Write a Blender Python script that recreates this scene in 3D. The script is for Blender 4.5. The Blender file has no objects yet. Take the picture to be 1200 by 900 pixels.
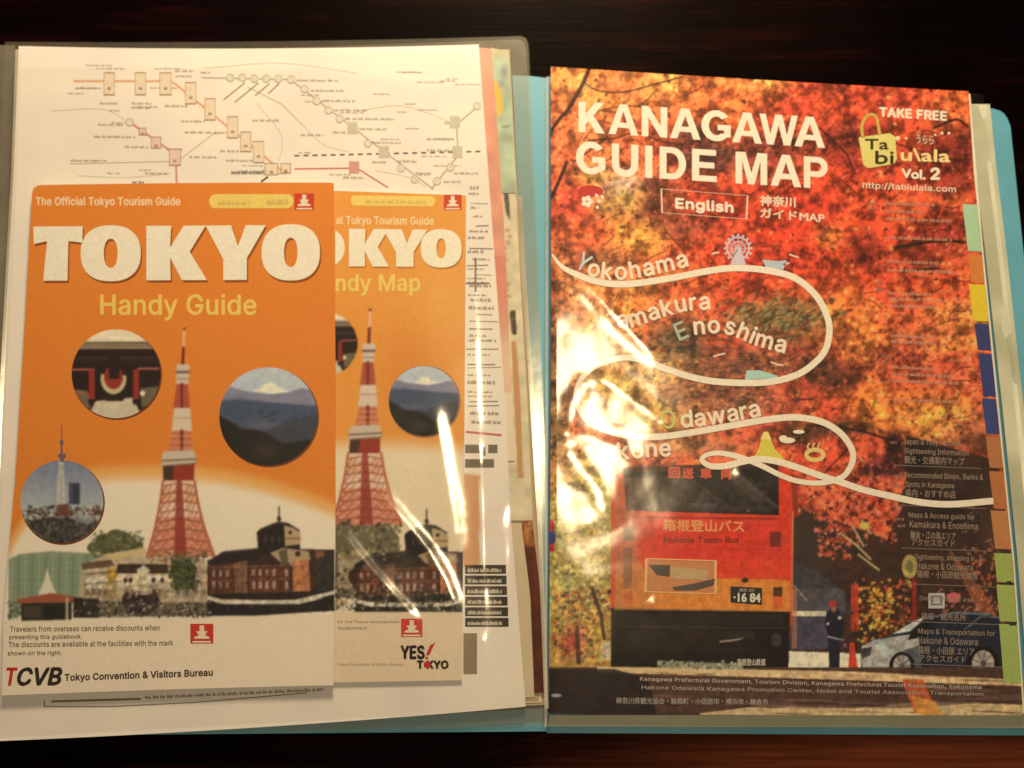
import bpy, math, random
import numpy as np
random.seed(7); RNG = np.random.default_rng(7)
scn = bpy.context.scene
COL = bpy.context.collection

# ---------------------------------------------------------------- camera, world, lamps
CAM_H, TILT, FPX = 0.46, math.radians(6.5), 1100.0      # phone held above the table
cam = bpy.data.cameras.new('camera'); cam_o = bpy.data.objects.new('camera', cam); COL.objects.link(cam_o)
cam_o.location = (0, -CAM_H*math.tan(TILT), CAM_H); cam_o.rotation_euler = (TILT, 0, 0)
cam.sensor_width = 36; cam.lens = 36*FPX/1200; cam.clip_start = 0.01; cam.clip_end = 20
cam.dof.use_dof = True; cam.dof.focus_distance = 0.435; cam.dof.aperture_fstop = 3.5
scn.camera = cam_o
w = bpy.data.worlds.new('World'); scn.world = w; w.use_nodes = True
w.node_tree.nodes['Background'].inputs[0].default_value = (1.0, .72, .42, 1)
w.node_tree.nodes['Background'].inputs[1].default_value = 0.10
scn.view_settings.view_transform = 'Standard'; scn.view_settings.look = 'None'
scn.view_settings.exposure = 0; scn.view_settings.gamma = 1; scn.view_settings.use_curve_mapping = False

def lamp(name, loc, target, size, power, col):
    l = bpy.data.lights.new(name, 'AREA'); l.shape = 'DISK'; l.size = size; l.energy = power; l.color = col
    o = bpy.data.objects.new(name, l); COL.objects.link(o); o.location = loc
    d = np.array(target)-np.array(loc)
    from mathutils import Vector
    o.rotation_euler = Vector(d).to_track_quat('-Z', 'Y').to_euler()
    return o
WARM = (1.0, .757, .43)
lamp('added_far_lamp', (0.02, 0.57, 0.43), (0.0, 0.05, 0), 0.15, 7.2, WARM)  # added lamp past the far edge; its falloff dims the near side
lamp('ceiling_lamp', (0.155, 0.052, 1.55), (0.02, 0, 0), 0.22, 7.2, WARM)

# ---------------------------------------------------------------- picture coordinates -> the plane at height z
ct, st = math.cos(TILT), math.sin(TILT)
def P(px, py, z):
    px = np.asarray(px, float); py = np.asarray(py, float); z = np.asarray(z, float)+0*px
    a = (px-600)/FPX; b = -(py-450)/FPX
    dx = a; dy = b*ct+st; dz = b*st-ct
    t = (z-CAM_H)/dz
    return np.stack([dx*t, -CAM_H*math.tan(TILT)+dy*t, z], -1)

def lin(c):
    c = np.asarray(c, float)
    return np.where(c <= .04045, c/12.92, ((np.maximum(c, 0)+.055)/1.055)**2.4)
WHITE = lin(np.array([244, 224, 178])/255.)
def ink(c):                                            # ink colour seen under the warm lamp -> reflectance
    c = np.asarray(c, float)
    if c.max() > 1.5: c = c/255.
    return np.clip(lin(c)/WHITE*0.8, 0.002, 0.88)

# ---------------------------------------------------------------- materials
MATS = {}
def newmat(name):
    m = bpy.data.materials.new(name); m.use_nodes = True
    nt = m.node_tree; return m, nt, nt.nodes['Principled BSDF']
def noise(nt, scale, detail=3, rough=.5, vec=None):
    n = nt.nodes.new('ShaderNodeTexNoise'); n.inputs['Scale'].default_value = scale
    n.inputs['Detail'].default_value = detail; n.inputs['Roughness'].default_value = rough
    if vec: nt.links.new(vec, n.inputs['Vector'])
    return n
def objcoord(nt, scale=(1, 1, 1)):
    t = nt.nodes.new('ShaderNodeTexCoord'); mp = nt.nodes.new('ShaderNodeMapping'); mp.inputs['Scale'].default_value = scale
    nt.links.new(t.outputs['Object'], mp.inputs['Vector']); return mp.outputs['Vector']
def ramp(nt, fac, stops):
    r = nt.nodes.new('ShaderNodeValToRGB'); e = r.color_ramp.elements
    while len(e) < len(stops): e.new(.5)
    for k, (p, c) in enumerate(stops): e[k].position = p; e[k].color = (*c, 1)
    nt.links.new(fac, r.inputs[0]); return r.outputs[0]
def mul(nt, a, b, fac=1.0):
    x = nt.nodes.new('ShaderNodeMix'); x.data_type = 'RGBA'; x.blend_type = 'MULTIPLY'; x.inputs[0].default_value = fac
    for s, i in ((a, 6), (b, 7)):
        if hasattr(s, 'links') or hasattr(s, 'is_linked'): nt.links.new(s, x.inputs[i])
        else: x.inputs[i].default_value = (*s, 1)
    return x.outputs[2]
def bump(nt, b, h, strength, dist):
    n = nt.nodes.new('ShaderNodeBump'); n.inputs['Strength'].default_value = strength; n.inputs['Distance'].default_value = dist
    nt.links.new(h, n.inputs['Height']); nt.links.new(n.outputs[0], b.inputs['Normal'])

def mat_print():                                       # four-colour print: the drawing sits in the mesh's colour layer
    if 'print' in MATS: return MATS['print']
    m, nt, b = newmat('printed_paper')
    a = nt.nodes.new('ShaderNodeAttribute'); a.attribute_name = 'Col'
    v = objcoord(nt); n = noise(nt, 900, 3, .6, v)
    nt.links.new(mul(nt, a.outputs['Color'], ramp(nt, n.outputs[0], [(.25, (.93,)*3), (.75, (1.0,)*3)])), b.inputs['Base Color'])
    b.inputs['Roughness'].default_value = .5; b.inputs['Specular IOR Level'].default_value = .12
    bump(nt, b, noise(nt, 11, 2, .5, v).outputs[0], .3, .004)
    MATS['print'] = m; return m
def mat_ink(c, rough=.45):
    k = ('ink', tuple(c), rough)
    if k in MATS: return MATS[k]
    m, nt, b = newmat('printing_ink')
    n = noise(nt, 700, 2, .5, objcoord(nt))
    nt.links.new(mul(nt, tuple(ink(c)), ramp(nt, n.outputs[0], [(.3, (.88,)*3), (.7, (1.0,)*3)])), b.inputs['Base Color'])
    b.inputs['Roughness'].default_value = rough; b.inputs['Specular IOR Level'].default_value = .12
    MATS[k] = m; return m
def mat_paper(c, grain=.9):
    k = ('paper', tuple(c))
    if k in MATS: return MATS[k]
    m, nt, b = newmat('paper'); v = objcoord(nt)
    n = noise(nt, 55, 5, .6, v)
    nt.links.new(mul(nt, tuple(ink(c)), ramp(nt, n.outputs[0], [(.3, (grain,)*3), (.7, (1.0,)*3)])), b.inputs['Base Color'])
    b.inputs['Roughness'].default_value = .6; b.inputs['Specular IOR Level'].default_value = .25
    bump(nt, b, noise(nt, 20, 2, .5, v).outputs[0], .3, .002)
    MATS[k] = m; return m
def mat_film(haze=.02, gloss=.075, rough=.10, name='clear_film'):
    k = ('film', haze, gloss, rough)
    if k in MATS: return MATS[k]
    m = bpy.data.materials.new(name); m.use_nodes = True; nt = m.node_tree; nt.nodes.clear()
    out = nt.nodes.new('ShaderNodeOutputMaterial')
    tr = nt.nodes.new('ShaderNodeBsdfTransparent'); tr.inputs[0].default_value = (.985, .98, .965, 1)
    g = nt.nodes.new('ShaderNodeBsdfGlossy'); g.inputs['Roughness'].default_value = rough
    g2 = nt.nodes.new('ShaderNodeBsdfGlossy'); g2.inputs['Roughness'].default_value = .34
    d = nt.nodes.new('ShaderNodeBsdfDiffuse'); d.inputs[0].default_value = (.85, .83, .78, 1)
    v = objcoord(nt)
    b = nt.nodes.new('ShaderNodeBump'); b.inputs['Strength'].default_value = .16; b.inputs['Distance'].default_value = .0012
    nt.links.new(noise(nt, 34, 3, .55, v).outputs[0], b.inputs['Height'])
    for s in (g, g2): nt.links.new(b.outputs[0], s.inputs['Normal'])
    m1 = nt.nodes.new('ShaderNodeMixShader'); m1.inputs[0].default_value = gloss
    nt.links.new(tr.outputs[0], m1.inputs[1]); nt.links.new(g.outputs[0], m1.inputs[2])
    m2 = nt.nodes.new('ShaderNodeMixShader'); m2.inputs[0].default_value = gloss*.14
    nt.links.new(m1.outputs[0], m2.inputs[1]); nt.links.new(g2.outputs[0], m2.inputs[2])
    m3 = nt.nodes.new('ShaderNodeMixShader')
    mr = nt.nodes.new('ShaderNodeMapRange'); mr.inputs['From Min'].default_value = .3; mr.inputs['From Max'].default_value = .7
    mr.inputs['To Min'].default_value = haze*.7; mr.inputs['To Max'].default_value = haze*1.3
    nt.links.new(noise(nt, 25, 4, .6, v).outputs[0], mr.inputs[0]); nt.links.new(mr.outputs[0], m3.inputs[0])
    nt.links.new(m2.outputs[0], m3.inputs[1]); nt.links.new(d.outputs[0], m3.inputs[2])
    nt.links.new(m3.outputs[0], out.inputs[0])
    MATS[k] = m; return m
def mat_plastic(c, rough=.38, name='plastic'):
    k = ('pl', tuple(c), rough)
    if k in MATS: return MATS[k]
    m, nt, b = newmat(name); v = objcoord(nt)
    nt.links.new(mul(nt, tuple(ink(c)), ramp(nt, noise(nt, 40, 5, .65, v).outputs[0], [(.3, (.86,)*3), (.7, (1.0,)*3)])), b.inputs['Base Color'])
    b.inputs['Roughness'].default_value = rough; b.inputs['Specular IOR Level'].default_value = .4
    bump(nt, b, noise(nt, 1500, 2, .5, v).outputs[0], .15, .0003)
    MATS[k] = m; return m
def mat_wood():
    m, nt, b = newmat('dark_lacquered_wood')
    v = objcoord(nt, (2.2, 26, 1)); n = noise(nt, 3.0, 8, .68, v)
    v2 = objcoord(nt, (9, 220, 1)); n2 = noise(nt, 2.0, 4, .6, v2)
    big = noise(nt, 4.5, 3, .5, objcoord(nt, (1.5, 1, 1)))
    c = ramp(nt, n.outputs[0], [(.34, (.0016, .0006, .0008)), (.52, (.004, .0009, .0012)), (.72, (.022, .0042, .0034))])
    c = mul(nt, c, ramp(nt, n2.outputs[0], [(.35, (.55,)*3), (.6, (1.0,)*3)]))
    c = mul(nt, c, ramp(nt, big.outputs[0], [(.38, (.35, .3, .3)), (.62, (1.0, 1.0, 1.0))]))
    # lit near right corner painted into the wood colour, with a ragged edge
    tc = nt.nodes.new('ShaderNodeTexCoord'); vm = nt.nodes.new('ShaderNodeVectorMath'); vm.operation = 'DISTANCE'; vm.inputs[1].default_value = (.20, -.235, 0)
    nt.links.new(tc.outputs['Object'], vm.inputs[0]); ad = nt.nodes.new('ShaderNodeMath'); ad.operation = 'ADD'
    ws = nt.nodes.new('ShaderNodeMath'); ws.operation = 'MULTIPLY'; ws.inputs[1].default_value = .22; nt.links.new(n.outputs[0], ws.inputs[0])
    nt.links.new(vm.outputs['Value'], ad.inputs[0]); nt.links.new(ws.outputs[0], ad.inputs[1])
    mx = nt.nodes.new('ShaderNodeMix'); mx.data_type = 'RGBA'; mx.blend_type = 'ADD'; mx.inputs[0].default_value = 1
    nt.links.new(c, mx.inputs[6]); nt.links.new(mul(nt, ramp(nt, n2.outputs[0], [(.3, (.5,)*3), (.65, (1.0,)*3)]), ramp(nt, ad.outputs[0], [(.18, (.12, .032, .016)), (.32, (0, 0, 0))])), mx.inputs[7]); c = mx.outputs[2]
    nt.links.new(c, b.inputs['Base Color'])
    b.inputs['Roughness'].default_value = .45; b.inputs['Specular IOR Level'].default_value = .02
    bump(nt, b, n2.outputs[0], .25, .0006)
    return m

# ---------------------------------------------------------------- painter for the printed pictures (numpy, picture units)
def vnoise(h, w, cell, octaves=3, rng=RNG):
    out = np.zeros((h, w)); amp = 1; tot = 0
    for o in range(octaves):
        c = max(cell/2**o, 1.0); gh, gw = int(h/c)+3, int(w/c)+3
        g = rng.random((gh, gw)); y = np.arange(h)/c; x = np.arange(w)/c
        yi = y.astype(int); xi = x.astype(int); fy = (y-yi)[:, None]; fx = (x-xi)[None]
        fy = fy*fy*(3-2*fy); fx = fx*fx*(3-2*fx)
        a = g[yi][:, xi]; b = g[yi][:, xi+1]; cc = g[yi+1][:, xi]; d = g[yi+1][:, xi+1]
        out += amp*((a*(1-fx)+b*fx)*(1-fy)+(cc*(1-fx)+d*fx)*fy); tot += amp; amp *= .5
    return out/tot
def rgb(*c): return np.array(c, float)/255. if len(c) == 3 else np.array(c[0], float)/255.
class Canvas:
    def __init__(s, x0, y0, x1, y1, col, res=1.0):
        s.x0, s.y0, s.x1, s.y1, s.r = x0, y0, x1, y1, res
        s.w, s.h = int((x1-x0)*res), int((y1-y0)*res)
        s.a = np.zeros((s.h, s.w, 3)); s.a[:] = rgb(col)
        s.X, s.Y = np.meshgrid(x0+(np.arange(s.w)+.5)/res, y0+(np.arange(s.h)+.5)/res)
    def box(s, xa, ya, xb, yb):
        i0 = max(int((xa-s.x0)*s.r)-2, 0); i1 = min(int((xb-s.x0)*s.r)+3, s.w)
        j0 = max(int((ya-s.y0)*s.r)-2, 0); j1 = min(int((yb-s.y0)*s.r)+3, s.h)
        return slice(j0, max(j1, j0)), slice(i0, max(i1, i0))
    def put(s, sl, m, col, alpha=1):
        m = (m*alpha)[..., None]; s.a[sl] = s.a[sl]*(1-m)+rgb(col)*m
    def poly(s, pts, col, alpha=1):
        p = np.array(pts, float); sl = s.box(p[:, 0].min(), p[:, 1].min(), p[:, 0].max(), p[:, 1].max())
        X, Y = s.X[sl], s.Y[sl]
        if X.size == 0: return
        acc = np.zeros(X.shape)
        for ox, oy in ((-.25, -.25), (.25, -.25), (-.25, .25), (.25, .25)):
            ins = np.zeros(X.shape, bool); n = len(p)
            for i in range(n):
                xa, ya = p[i]; xb, yb = p[(i+1) % n]
                if ya == yb: continue
                c = ((ya > Y+oy) != (yb > Y+oy)) & (X+ox < (xb-xa)*(Y+oy-ya)/(yb-ya)+xa)
                ins ^= c
            acc += ins*.25
        s.put(sl, acc, col, alpha)
    def rect(s, xa, ya, xb, yb, col, alpha=1): s.poly([(xa, ya), (xb, ya), (xb, yb), (xa, yb)], col, alpha)
    def ell(s, cx, cy, rx, ry, col, alpha=1, rot=0, soft=.7):
        R = max(rx, ry); sl = s.box(cx-R, cy-R, cx+R, cy+R); X, Y = s.X[sl]-cx, s.Y[sl]-cy
        c, q = math.cos(rot), math.sin(rot)
        d = np.sqrt(((X*c+Y*q)/rx)**2+((-X*q+Y*c)/ry)**2)
        s.put(sl, np.clip((1-d)*min(rx, ry)/soft+.5, 0, 1), col, alpha)
    def blob(s, cx, cy, rx, ry, col, alpha=1):
        sl = s.box(cx-2*rx, cy-2*ry, cx+2*rx, cy+2*ry); X, Y = s.X[sl]-cx, s.Y[sl]-cy
        s.put(sl, np.exp(-((X/rx)**2+(Y/ry)**2)*1.2), col, alpha)
    def line(s, pts, wd, col, alpha=1):
        for (xa, ya), (xb, yb) in zip(pts[:-1], pts[1:]):
            sl = s.box(min(xa, xb)-wd, min(ya, yb)-wd, max(xa, xb)+wd, max(ya, yb)+wd); X, Y = s.X[sl], s.Y[sl]
            L = (xb-xa)**2+(yb-ya)**2+1e-9; t = np.clip(((X-xa)*(xb-xa)+(Y-ya)*(yb-ya))/L, 0, 1)
            d = np.hypot(X-xa-t*(xb-xa), Y-ya-t*(yb-ya))
            s.put(sl, np.clip(wd/2-d+.5, 0, 1), col, alpha)
    def speck(s, xa, ya, xb, yb, n, cols, r=(.8, 2.2), alpha=.8, asp=1.6):
        for _ in range(int(n*2.2)):
            c = cols[RNG.integers(len(cols))]; q = RNG.uniform(r[0]*.6, r[1]*.66)
            s.ell(RNG.uniform(xa, xb), RNG.uniform(ya, yb), q*RNG.uniform(.7, asp), q, c, alpha, RNG.uniform(0, 3.1))
    def grain(s, amt, cell=3, seed=3):
        n = vnoise(s.h, s.w, cell*s.r, 2, np.random.default_rng(seed))-.5
        s.a = np.clip(s.a*(1+amt*2*n[..., None]), 0, 1)
    def photo(s, xa, ya, xb, yb, amt=.5, seed=9):      # uneven half-tone detail of a small printed photograph
        sl = s.box(xa, ya, xb, yb); r_ = np.random.default_rng(seed)
        h, w = s.a[sl].shape[:2]; n = vnoise(h, w, 5*s.r, 3, r_)-.5; n2 = vnoise(h, w, 1.6*s.r, 1, r_)-.5; c = vnoise(h, w, 9*s.r, 2, r_)-.5
        e = np.minimum(np.minimum(s.Y[sl]-ya, yb-s.Y[sl])/6, 1).clip(0, 1)
        e = e*np.minimum(np.minimum(s.X[sl]-xa, xb-s.X[sl])/6, 1).clip(0, 1)
        k = (1+amt*(1.3*n+.5*n2)*e)[..., None]*(1+.25*amt*(c*e)[..., None]*np.array([1, 0, -1]))
        s.a[sl] = np.clip(s.a[sl]*k, 0, 1)
    def soften(s, k=1):
        for _ in range(k):
            p = np.pad(s.a, ((1, 1), (1, 1), (0, 0)), 'edge'); p = (p[:-2]+2*p[1:-1]+p[2:])/4; s.a = (p[:, :-2]+2*p[:, 1:-1]+p[:, 2:])/4
    def sample(s, px, py):
        x = np.clip((px-s.x0)*s.r-.5, 0, s.w-1.001); y = np.clip((py-s.y0)*s.r-.5, 0, s.h-1.001)
        xi, yi = x.astype(int), y.astype(int); fx, fy = (x-xi)[..., None], (y-yi)[..., None]
        return (s.a[yi, xi]*(1-fx)+s.a[yi, xi+1]*fx)*(1-fy)+(s.a[yi+1, xi]*(1-fx)+s.a[yi+1, xi+1]*fx)*fy

# ---------------------------------------------------------------- objects
def mesh_obj(name, V, F, mat, parent=None, smooth=False, cols=None):
    me = bpy.data.meshes.new(name); me.from_pydata(np.asarray(V).tolist() if not isinstance(V, list) else V, [], F if isinstance(F, list) else F.tolist())
    me.materials.append(mat)
    if smooth: me.shade_smooth()
    if cols is not None:
        ca = me.color_attributes.new('Col', 'FLOAT_COLOR', 'POINT')
        ca.data.foreach_set('color', np.concatenate([cols, np.ones((len(cols), 1))], 1).astype(np.float32).ravel())
    me.update()
    o = bpy.data.objects.new(name, me); COL.objects.link(o)
    if parent is not None: o.parent = parent
    return o
def thing(name, label, cat, group=None):
    o = bpy.data.objects.new(name, None); COL.objects.link(o); o['label'] = label; o['category'] = cat
    if group: o['group'] = group
    return o
def at(pl, v):                                         # point on a polyline, v in 0..1 by y
    pl = np.array(pl, float); y = pl[:, 1]; yy = y[0]+(y[-1]-y[0])*v
    return np.stack([np.interp(yy, y, pl[:, 0]), yy], -1)
def sheet(name, L, R, z, zb, mat, parent=None, step=8, canvas=None, edge=None, zf=None, round_=(), bow=0, skirt=True):
    """a sheet of paper/plastic with a real edge: L and R are its left and right edges top to bottom (picture units),
    z its top, zb its underside"""
    hgt = abs(L[-1][1]-L[0][1]); wid = max(abs(R[0][0]-L[0][0]), abs(R[-1][0]-L[-1][0]))
    nv, nu = max(int(hgt/step), 2)+1, max(int(wid/step), 2)+1
    v = np.linspace(0, 1, nv); u = np.linspace(0, 1, nu)
    l, r = at(L, v), at(R, v)
    g = l[:, None]*(1-u[None, :, None])+r[:, None]*u[None, :, None]
    if bow: g[..., 1] += bow*(4*u*(1-u))[None]
    for (cu, cv, rad) in round_:                       # rounded corners
        cx, cy = g[(nv-1)*cv, (nu-1)*cu]; sx = 1 if cu == 0 else -1; sy = 1 if cv == 0 else -1
        ox, oy = cx+sx*rad, cy+sy*rad; dx, dy = g[..., 0]-ox, g[..., 1]-oy
        m = (dx*sx < 0) & (dy*sy < 0) & (np.hypot(dx, dy) > rad)
        k = rad/np.maximum(np.hypot(dx, dy), 1e-6)
        g[..., 0] = np.where(m, ox+dx*k, g[..., 0]); g[..., 1] = np.where(m, oy+dy*k, g[..., 1])
    zz = np.full(g.shape[:2], z) if zf is None else zf(g[..., 0], g[..., 1])
    V = P(g[..., 0], g[..., 1], zz).reshape(-1, 3)
    idx = np.arange(nv*nu).reshape(nv, nu)
    F = np.stack([idx[1:, :-1], idx[1:, 1:], idx[:-1, 1:], idx[:-1, :-1]], -1).reshape(-1, 4).tolist()
    cols = None
    if canvas is not None: cols = ink(canvas.sample(g[..., 0], g[..., 1])).reshape(-1, 3)
    if skirt:
        loop = np.concatenate([idx[0, :-1], idx[:-1, -1], idx[-1, :0:-1], idx[:0:-1, 0]])
        n0 = len(V); n = len(loop); top = V[loop].copy(); bot = V[loop].copy(); bot[:, 2] = zb
        V = np.concatenate([V, top, bot])              # separate rim so that edges stay crisp
        for i in range(n):
            j = (i+1) % n; F.append([n0+i, n0+j, n0+n+j, n0+n+i])
        F.append([n0+n+i for i in range(n)])
        if cols is not None: cols = np.concatenate([cols, np.tile(ink(rgb(edge or (215, 195, 150))), (2*n, 1))])
    return mesh_obj(name, V, F, mat, parent, cols=cols)
EPS = 6e-5
def flat(name, pts, faces, z, mat, parent): return mesh_obj(name, P(np.array(pts)[:, 0], np.array(pts)[:, 1], z), faces, mat, parent)
def merge(parts):
    V, F = [], []
    for v, f in parts:
        o = len(V); V += [tuple(p) for p in v]; F += [[i+o for i in q] for q in f]
    return V, F
def g_poly(pts): return list(pts), [list(range(len(pts)))]
def g_stroke(pts, w0, w1=None):
    p = np.array(pts, float); w1 = w0 if w1 is None else w1
    d = np.gradient(p, axis=0) if len(p) > 2 else np.tile(p[1]-p[0], (2, 1))
    n = np.stack([-d[:, 1], d[:, 0]], -1)/(np.linalg.norm(d, axis=1)[:, None]+1e-9)
    ww = (np.linspace(w0, w1, len(p))/2)[:, None] if np.isscalar(w0) else (np.array(w0)/2)[:, None]
    V = np.concatenate([p+n*ww, p-n*ww]); k = len(p)
    return V.tolist(), [[i, i+1, k+i+1, k+i] for i in range(k-1)]
def g_ell(cx, cy, rx, ry, n=20, rot=0):
    a = np.linspace(0, 2*math.pi, n, endpoint=False); c, s = math.cos(rot), math.sin(rot)
    x, y = rx*np.cos(a), ry*np.sin(a)
    return np.stack([cx+x*c-y*s, cy+x*s+y*c], -1).tolist(), [list(range(n))]
def g_ring(cx, cy, r, wd, n=20, ry=None):
    ry = ry or r; a = np.linspace(0, 2*math.pi, n, endpoint=False)
    o = np.stack([cx+(r+wd/2)*np.cos(a), cy+(ry+wd/2)*np.sin(a)], -1); i = np.stack([cx+(r-wd/2)*np.cos(a), cy+(ry-wd/2)*np.sin(a)], -1)
    return np.concatenate([o, i]).tolist(), [[k, (k+1) % n, n+(k+1) % n, n+k] for k in range(n)]
def g_rect(xa, ya, xb, yb, sl=0): return g_poly([(xa, ya), (xb, ya+sl*(xb-xa)), (xb, yb+sl*(xb-xa)), (xa, yb)])
def g_frame(q, wd):
    q = np.array(q, float); c = q.mean(0); i = c+(q-c)*(1-2*wd/np.linalg.norm(q-c, axis=1)[:, None])
    return np.concatenate([q, i]).tolist(), [[k, (k+1) % 4, 4+(k+1) % 4, 4+k] for k in range(4)]
def catmull(pts, n=8):
    p = np.array(pts, float); p = np.vstack([2*p[0]-p[1], p, 2*p[-1]-p[-2]]); out = []
    for i in range(1, len(p)-2):
        for t in np.linspace(0, 1, n, endpoint=False):
            a, b, c, d = p[i-1], p[i], p[i+1], p[i+2]
            out.append(.5*((2*b)+(c-a)*t+(2*a-5*b+4*c-d)*t*t+(3*b-a-3*c+d)*t**3))
    out.append(p[-2]); return np.array(out)

# lettering -----------------------------------------------------
def curve_mesh(cu):
    o = bpy.data.objects.new('tmp', cu); COL.objects.link(o)
    dg = bpy.context.evaluated_depsgraph_get(); dg.update()
    me = bpy.data.meshes.new_from_object(o.evaluated_get(dg), depsgraph=dg)
    V = np.array([v.co[:2] for v in me.vertices]) if len(me.vertices) else np.zeros((0, 2))
    if isinstance(cu, bpy.types.TextCurve) is False: V = V/100.
    F = [list(p.vertices) for p in me.polygons]
    bpy.data.objects.remove(o); bpy.data.meshes.remove(me)
    return V, F
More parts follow.
